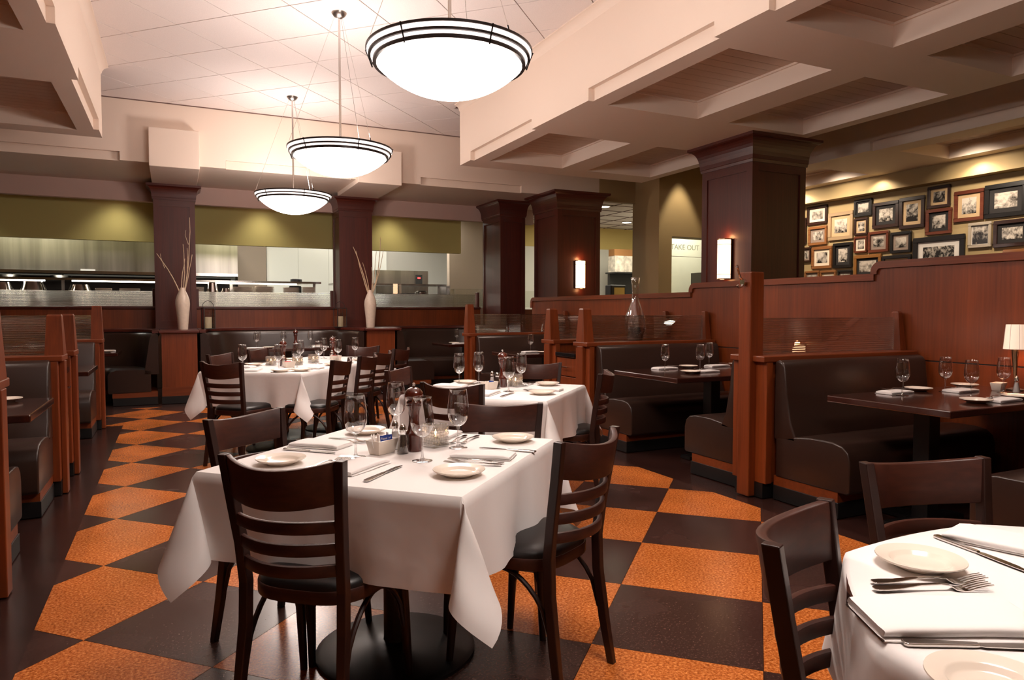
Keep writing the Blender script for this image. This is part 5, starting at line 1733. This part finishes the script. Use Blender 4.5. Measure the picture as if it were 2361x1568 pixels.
# centre (y, z), size (w, h), frame, mount, frame width share, mount share, description -- measured on the wall plane X = 9.2
FRAMES = [
    (7.949, 2.751, 0.378, 0.294, 'dk', 'cr', 0.04, 0.043, 'dark framed photo of a group with a cream mount'),
    (7.934, 2.427, 0.352, 0.294, 'wd', 'gy', 0.039, 0.042, 'light wood framed street photo below the cream mounted group'),
    (7.514, 2.536, 0.439, 0.422, 'be', 'bg', 0.052, 0.056, 'large beige framed group photo beside the column'),
    (7.848, 2.078, 0.38, 0.345, 'wd', 'cr', 0.043, 0.047, 'light wood framed building sketch with a cream mount'),
    (7.467, 2.087, 0.339, 0.382, 'bk', 'bk', 0.043, 0.047, 'black framed corner house photo'),
    (8.173, 2.142, 0.238, 0.238, 'dk', 'gy', 0.029, 0.031, 'dark framed photo half hidden by the large column'),
    (8.028, 1.764, 0.28, 0.229, 'wd', 'gy', 0.03, 0.033, 'low wood framed photo beside the large column'),
    (7.724, 1.755, 0.293, 0.23, 'wd', 'bg', 0.031, 0.034, 'low tan framed photo over the divider top'),
    (7.42, 1.753, 0.248, 0.217, 'bk', 'gy', 0.028, 0.03, 'low black framed photo over the divider top'),
    (7.131, 2.761, 0.296, 0.253, 'bk', 'bk', 0.033, 0.03, 'black framed night scene at the top left of the cluster'),
    (7.157, 2.49, 0.222, 0.254, 'dk', 'bg', 0.028, 0.03, 'small dark framed photo of two people'),
    (7.16, 2.223, 0.214, 0.24, 'rd', 'cr', 0.027, 0.029, 'small cherry framed photo of a shop front'),
    (6.764, 2.613, 0.405, 0.37, 'dk', 'bk', 0.046, 0.05, 'large dark framed photo of three people'),
    (6.87, 2.24, 0.324, 0.303, 'rd', 'gy', 0.038, 0.041, 'cherry framed photo of a church spire'),
    (6.523, 2.203, 0.309, 0.294, 'bk', 'gy', 0.036, 0.039, 'black framed photo of a person in white'),
    (6.369, 2.596, 0.365, 0.433, 'dk', 'bg', 0.048, 0.05, 'tall dark framed photo of a tower'),
    (7.04, 1.898, 0.447, 0.336, 'gd', 'bk', 0.047, 0.04, 'gilt framed dark portrait behind the divider step'),
    (6.584, 1.889, 0.437, 0.276, 'bk', 'bg', 0.042, 0.04, 'black framed photo mostly hidden by the divider'),
    (5.993, 2.758, 0.305, 0.291, 'dk', 'bg', 0.036, 0.039, 'dark framed photo of an interior at the top of the cluster'),
    (5.989, 2.43, 0.347, 0.34, 'rd', 'bk', 0.041, 0.045, 'wide dark mounted photo of lit arches'),
    (5.599, 2.589, 0.373, 0.396, 'rd', 'bg', 0.046, 0.05, 'cherry framed photo of two dancers and a seated man'),
    (5.986, 2.026, 0.697, 0.426, 'bk', 'wh', 0.065, 0.071, 'largest black framed panorama above the divider'),
    (5.453, 2.203, 0.281, 0.319, 'sv', 'wh', 0.036, 0.01, 'silver framed portrait of a couple'),
    (5.16, 2.6, 0.487, 0.414, 'bk', 'bk', 0.054, 0.058, 'large black framed crowd photo at the right edge'),
    (5.077, 2.19, 0.422, 0.33, 'dk', 'bk', 0.045, 0.049, 'dark framed photo of a lit building at the right edge'),
    (8.237, 2.528, 0.167, 0.416, 'dk', 'bk', 0.032, 0.034, 'dark sliver of a framed photo behind the large column'),
    (4.992, 1.864, 0.352, 0.253, 'wd', 'cr', 0.036, 0.039, 'low wood framed photo at the right edge'),
]
for i, (y, z, w, h, fk, mk_, fb, mb_, lb) in enumerate(FRAMES):
    o = thing('framed_photo', lb, 'picture frame', (9.197, y, z), 0, 'framed photographs on the right wall')
    hw_, hh_ = w / 2, h / 2
    d = 0.03
    fr = MB().box(-d, 0, -hw_, hw_, -hh_, -hh_ + fb).box(-d, 0, -hw_, hw_, hh_ - fb, hh_).box(-d, 0, -hw_, -hw_ + fb, -hh_ + fb, hh_ - fb).box(-d, 0, hw_ - fb, hw_, -hh_ + fb, hh_ - fb)
    mk('frame', fr, FW[fk], o, bevel=0.004, seg=1)
    mk('mount', MB().box(-0.012, -0.002, -hw_ + fb, hw_ - fb, -hh_ + fb, hh_ - fb), MT[mk_], o)
    a, b = hw_ - fb - mb_, hh_ - fb - mb_
    mk('print', MB().box(-0.0135, -0.012, -a, a, -b, b), photo_mat(i), o)

# ------------------------------------------------------------------ kitchen pass, hood and equipment
hd = thing('extractor_hood', 'long brushed steel extractor hood behind the pass', 'hood', (-1.0, 14.6, 1.91))
mk('canopy', MB().prism([(-0.5, 0.0), (-0.5, 0.62), (0.55, 0.62), (0.55, 0.0)], 'x', -4.0, 2.10), M['steel'], hd)
mk('lip', MB().box(-4.0, 2.10, -0.52, -0.48, -0.03, 0.02), M['chrome'], hd)
mk('lamp_badge', MB().box(-0.42, -0.20, -0.523, -0.519, 0.02, 0.05), M['paper'], hd)
ck_ = thing('cook_line', 'dark cooking line with splashback under the steel hood', 'cooker', (-1.0, 15.0, 0))
mk('body', MB().box(-4.0, 2.08, -0.3, 0.7, 0, 0.95), M['steel'], ck_)
mk('splashback', MB().box(-4.0, 2.08, 0.6, 0.66, 0.95, 1.90), mat('dark_brown_back', srgb(44, 24, 18), 0.4), ck_)
mk('overshelf', MB().box(-4.0, 2.08, -0.95, -0.55, 1.76, 1.79), M['steel'], ck_)
for x in (-3.9, -1.0, 2.0):
    mk('shelf_post', MB().box(x - 0.02, x + 0.02, -0.77, -0.73, 0.0, 1.76), M['steel'], ck_)

# pass: counter with upper steel shelf carrying heat lamp strips
ps = thing('kitchen_pass', 'stainless kitchen pass with heat lamp shelf', 'counter', (0.0, 13.0, 0))
mk('counter', MB().box(-4.9, 4.85, -0.4, 0.45, 1.48, 1.52), M['steel'], ps)
mk('front_panel', MB().box(-4.9, 4.85, -0.35, 0.4, 0, 1.48), M['steel'], ps)
mk('heat_shelf', MB().box(-4.9, 2.36, -0.35, 0.3, 1.715, 1.75), M['chrome'], ps)
mk('heat_shelf', MB().box(2.6, 4.72, -0.3, 0.25, 1.715, 1.745), M['steel'], ps)
for x in (-4.0, -1.55, 0.9, 2.3, 2.66, 4.68):
    mk('shelf_post', MB().box(x - 0.02, x + 0.02, -0.02, 0.02, 1.52, 1.715), M['steel'], ps)
strip = mat('heat_lamp_strip', srgb(255, 240, 220), 0.4, emit=(1.0, 0.88, 0.72, 1), estr=5.0)
for a, b in ((-4.6, -1.75), (-1.4, 0.1), (0.2, 1.95)):
    mk('heat_lamp', MB().box(a, b, -0.30, -0.26, 1.695, 1.715), strip, ps)
mk('sneeze_guard', MB().box(2.62, 4.78, -0.36, -0.352, 1.52, 1.74), M['glass'], ps)
mk('sneeze_guard', MB().box(4.77, 4.78, -0.352, 0.3, 1.52, 1.715), M['glass'], ps)

def plates(x, y, n, r, label):
    o = thing('plate_stack', label, 'plates', (x, y, 1.52), 0, 'plate stacks on the pass')
    for k in range(n):
        mk('plate', MB().lathe([(0, 0), (r * 0.6, 0), (r, 0.010), (r, 0.014), (r * 0.62, 0.007), (0, 0.007)], 20), M['china'], o, smooth=True, angle=50, loc=(0, 0, k * 0.0125))
    return o
plates(0.34, 12.75, 9, 0.13, 'stack of plates just right of the left column on the pass')
plates(1.07, 12.75, 10, 0.16, 'first stack of plates right of the steel pans on the pass')
plates(1.42, 12.75, 11, 0.16, 'second stack of plates right of the steel pans on the pass')
plates(1.86, 12.75, 10, 0.14, 'third stack of plates on the pass')
plates(2.16, 12.75, 11, 0.12, 'last stack of plates before the right column on the pass')
plates(-0.62, 12.75, 6, 0.15, 'stack of plates left of the left column on the pass')
plates(-0.98, 12.75, 6, 0.12, 'small stack of plates beside the steel lids on the pass')
def pan(x, y, r, h, label, up=False, z=1.52):
    pr = [(0, 0), (r * 0.85, 0), (r, h * 0.25), (r, h * 0.8), (r * 0.75, h), (r * 0.72, h * 0.97), (r * 0.95, h * 0.7), (r * 0.9, h * 0.2), (0, 0.01)]
    if up:
        pr = [(0, h), (r * 0.7, h), (r * 0.95, h * 0.2), (r * 1.05, 0), (r * 1.0, 0.0), (r * 0.66, h * 0.95), (0, h * 0.96)]
    o = mk('steel_bowl', MB().lathe(pr, 24), M['chrome'], None, smooth=True, angle=50, loc=(x, y, z))
    return tag(o, label, 'bowl', 'steel bowls on the pass')
pan(-2.30, 12.75, 0.16, 0.15, 'upturned steel bowl at the far left of the pass', True)
pan(-1.90, 12.75, 0.18, 0.17, 'second upturned steel bowl on the pass', True)
pan(-1.30, 12.75, 0.17, 0.13, 'wide steel bowl left of the plates on the pass', True)
pan(0.59, 12.75, 0.10, 0.20, 'tall stack of steel cups on the pass', True)
pan(0.80, 12.75, 0.09, 0.10, 'low steel bowl on the pass', True)
pan(4.25, 12.8, 0.12, 0.10, 'steel bowl inside the glass guard of the pass')
for x, l in ((-2.9, 'first pan hanging over the cook line'), (-2.45, 'second pan hanging over the cook line'), (-1.72, 'third pan hanging over the cook line')):
    o = thing('frying_pan', l, 'pan', (x, 14.25, 1.797), 0, 'pans on the cook line')
    mk('body', MB().lathe([(0, 0), (0.12, 0), (0.16, 0.05), (0.165, 0.05), (0.125, -0.006), (0, -0.006)], 22), M['steel'], o, smooth=True)
    mk('handle', MB().tube([(0, 0.15, 0.045), (0, 0.19, 0.07)], 0.012, 8), M['dark'], o)
tank = thing('coffee_urn', 'dark urns standing at the right end of the pass shelf', 'urn', (1.98, 12.95, 1.75))
mk('body', MB().lathe([(0, 0), (0.10, 0), (0.10, 0.05), (0.07, 0.06), (0, 0.06)], 18), M['dark'], tank)
ur = tag(mk('dark_canister', MB().lathe([(0, 0), (0.11, 0), (0.11, 0.15), (0.1, 0.17), (0, 0.17)], 20), M['dark'], None, smooth=True, angle=40, loc=(2.0, 13.2, 1.5201)), 'dark canister behind the plate stacks on the pass', 'canister')

# white cabinets on the rear of the kitchen
cb = thing('wall_cabinet', 'large white panelled cold room beside the steel hood', 'cabinet', (1.73, 15.4, 0))
for k in range(4):
    mk('panel', MB().box(k * 0.625, 0.621 + k * 0.625, -0.3, 0.6, 0, 2.9), M['white_wall'], cb)
pl = tag(mk('taupe_pillar', MB().box(1.17, 1.71, 15.0, 15.6, 0, 3.2), M['grey_wall']), 'taupe pillar between the hood and the white cold room', 'pillar')

ov = thing('convection_oven', 'stainless convection oven with red display behind the pass', 'oven', (4.22, 14.3, 0))
mk('body', MB().box(-0.55, 0.55, -0.4, 0.4, 0.7, 2.06), M['steel'], ov)
mk('stand', MB().box(-0.5, 0.5, -0.35, 0.35, 0.0, 0.7), M['steel'], ov)
mk('door', MB().box(-0.5, 0.5, -0.42, -0.4, 0.8, 1.6), M['dark'], ov)
mk('control_panel', MB().box(0.28, 0.42, -0.412, -0.4, 1.78, 1.98), M['dark'], ov)
mk('display', MB().box(0.32, 0.38, -0.416, -0.412, 1.90, 1.93), mat('red_display', srgb(200, 30, 30), 0.4, emit=(1.0, 0.05, 0.05, 1), estr=2.0), ov)
d1 = struct(thing('door_1', 'cream service door with a small window in the kitchen rear', None, (4.62, 16.58, 0)))
mk('leaf', MB().box(-0.3, 0.27, -0.02, 0.0, 0, 2.1), mat('cream_door', srgb(214, 194, 160), 0.5), d1)
mk('frame', MB().box(-0.36, -0.3, -0.04, 0.0, 0, 2.16).box(0.27, 0.31, -0.04, 0.0, 0, 2.16).box(-0.3, 0.27, -0.04, 0.0, 2.1, 2.16), mat('tan_frame', srgb(170, 140, 100), 0.5), d1)
mk('pane', MB().box(-0.05, 0.16, -0.03, -0.02, 1.7, 1.95), mat('grey_pane', srgb(110, 110, 112), 0.2), d1)

# glass display box right of the pass and corridor things
db = thing('glass_display', 'small glass display case at the right end of the pass', 'display case', (5.05, 12.75, 1.3))
mk('glass_box', MB().box(-0.22, 0.40, -0.2, 0.2, 0.0, 0.36), M['frostglass'], db)
mk('stand', MB().box(-0.22, 0.40, -0.2, 0.2, -1.3, 0.0), M['steel'], db)

# take out window: etched pane, things behind it
w1 = struct(thing('window_1', 'take out window with an etched glass pane', None, ((WX0 + WX1) / 2, WY + 0.1, WZ0)))
hw_ = (WX1 - WX0) / 2
pane = mk('pane', MB().box(-hw_, hw_, -0.005, 0.005, 0.0, WZ1 - WZ0), glassmat('pale_pane', (0.92, 0.93, 0.88, 1), 0.05, 4.0, 0.03), w1)
tx = text_mesh('TAKE OUT', 0.128, glassmat('etched_glass', (0.66, 0.66, 0.60, 1), 0.3, 3.0, 0.15, (1.0, 1.0, 0.94, 0.25)), 'etched_lettering', 0.001)
tx.rotation_euler = (PI / 2, 0, 0)
tx.location = (-0.15, -0.008, WZ1 - WZ0 - 0.17)
tx.parent = w1
mk('etched_line', MB().box(-hw_ + 0.03, hw_, -0.009, -0.006, WZ1 - WZ0 - 0.33, WZ1 - WZ0 - 0.322), M['paper'], w1)
mk('sill', MB().box(-hw_, hw_, -0.06, 0.2, -0.03, 0.0), M['white_wall'], w1)
tk = struct(mk('wall_takeout_rear', MB().box(8.6, 10.4, 11.3, 11.4, 0, 3.2), M['white_wall']))
sh_ = thing('shelf_unit', 'white counter behind the take out window', 'counter', (8.75, 10.7, 0))
mk('top', MB().box(-0.2, 0.6, -0.3, 0.3, 1.42, 1.46), M['white_wall'], sh_)
mk('body', MB().box(-0.15, 0.6, -0.25, 0.28, 0, 1.42), M['white_wall'], sh_)
tag(mk('takeout_box', MB().box(-0.10, 0.10, -0.08, 0.08, 0, 0.13), mat('kraft', srgb(196, 176, 140), 0.7), None, bevel=0.005, loc=(8.70, 10.6, 1.4601)), 'small tan box behind the take out window', 'box')
tag(mk('paper_bag', MB().lathe([(0, 0), (0.12, 0), (0.15, 0.06), (0.13, 0.13), (0.05, 0.16), (0, 0.15)], 9), M['paper'], None, loc=(8.95, 10.6, 1.4601)), 'crumpled white paper bag behind the take out window', 'bag')
mo = thing('monitor', 'black till screen behind the take out window', 'monitor', (9.22, 10.75, 1.4601))
mk('screen', MB().box(-0.03, 0.02, -0.2, 0.2, 0.12, 0.52), M['dark'], mo)
mk('stand', MB().box(-0.08, 0.08, -0.08, 0.08, 0, 0.12), M['dark'], mo)

# corridor behind the olive header: shelf with boxes, dispenser, ceiling lights
cs = thing('wall_shelf', 'dark shelf with a backboard in the corridor', 'shelf', (9.35, 13.2, 2.10))
mk('board', MB().box(-0.55, 0.85, -0.22, 0.2, -0.03, 0.0), M['dark'], cs)
mk('bracket', MB().box(-0.50, 0.8, 0.1, 0.18, -0.75, -0.03), M['dark'], cs)
mk('board', MB().box(-0.5, 0.85, -0.3, 0.2, -0.78, -0.74), M['dark'], cs)
for k, l in enumerate(('first printed white box on the corridor shelf', 'second printed white box on the corridor shelf', 'third printed white box on the corridor shelf')):
    tag(mk('cardboard_box', MB().box(-0.115, 0.115, -0.15, 0.12, 0, 0.36), mat('printed_box_%d' % k, srgb(218, 208, 196), 0.7, noise=0.35, nscale=9), None, loc=(8.94 + k * 0.245, 13.2, 2.1001)), l, 'box', 'white boxes on the corridor shelf')
tag(mk('cardboard_box', MB().box(-0.24, 0.3, -0.13, 0.10, 0, 0.15), mat('brown_card', srgb(150, 104, 60), 0.8), None, loc=(9.06, 13.2, 2.4602)), 'brown cardboard box on top of the white boxes', 'box')
tdp = thing('napkin_dispenser', 'black dispenser with a yellow label at the divider top in the corridor', 'dispenser', (7.42, 10.95, 1.5))
mk('body', MB().box(-0.17, 0.17, -0.1, 0.1, 0.0, 0.22), M['dark'], tdp, bevel=0.02)
mk('label_plate', MB().box(-0.10, 0.13, -0.104, -0.1, 0.04, 0.17), mat('yellow_label', srgb(214, 190, 110), 0.5), tdp)
stn = thing('side_stand', 'dark side stand under the dispenser', 'stand', (7.42, 10.95, 0))
mk('body', MB().box(-0.3, 0.3, -0.2, 0.2, 0, 1.5), M['wood_z'], stn)
for (x, y), l in (((7.32, 11.2), 'nearer round recessed light in the corridor ceiling'), ((9.09, 13.0), 'farther round recessed light in the corridor ceiling')):
    o = thing('recessed_light', l, 'ceiling light', (x, y, 3.19), 0, 'recessed corridor lights')
    mk('trim', MB().lathe([(0.10, 0.0), (0.125, 0.0), (0.125, 0.009), (0.10, 0.009), (0.10, 0.0)], 24), M['paper'], o)
    mk('lens', MB().lathe([(0, 0.004), (0.10, 0.004), (0.10, 0.008), (0, 0.008)], 24), mat('lit_lens', srgb(255, 250, 235), 0.4, emit=(1.0, 0.95, 0.8, 1), estr=10.0), o)
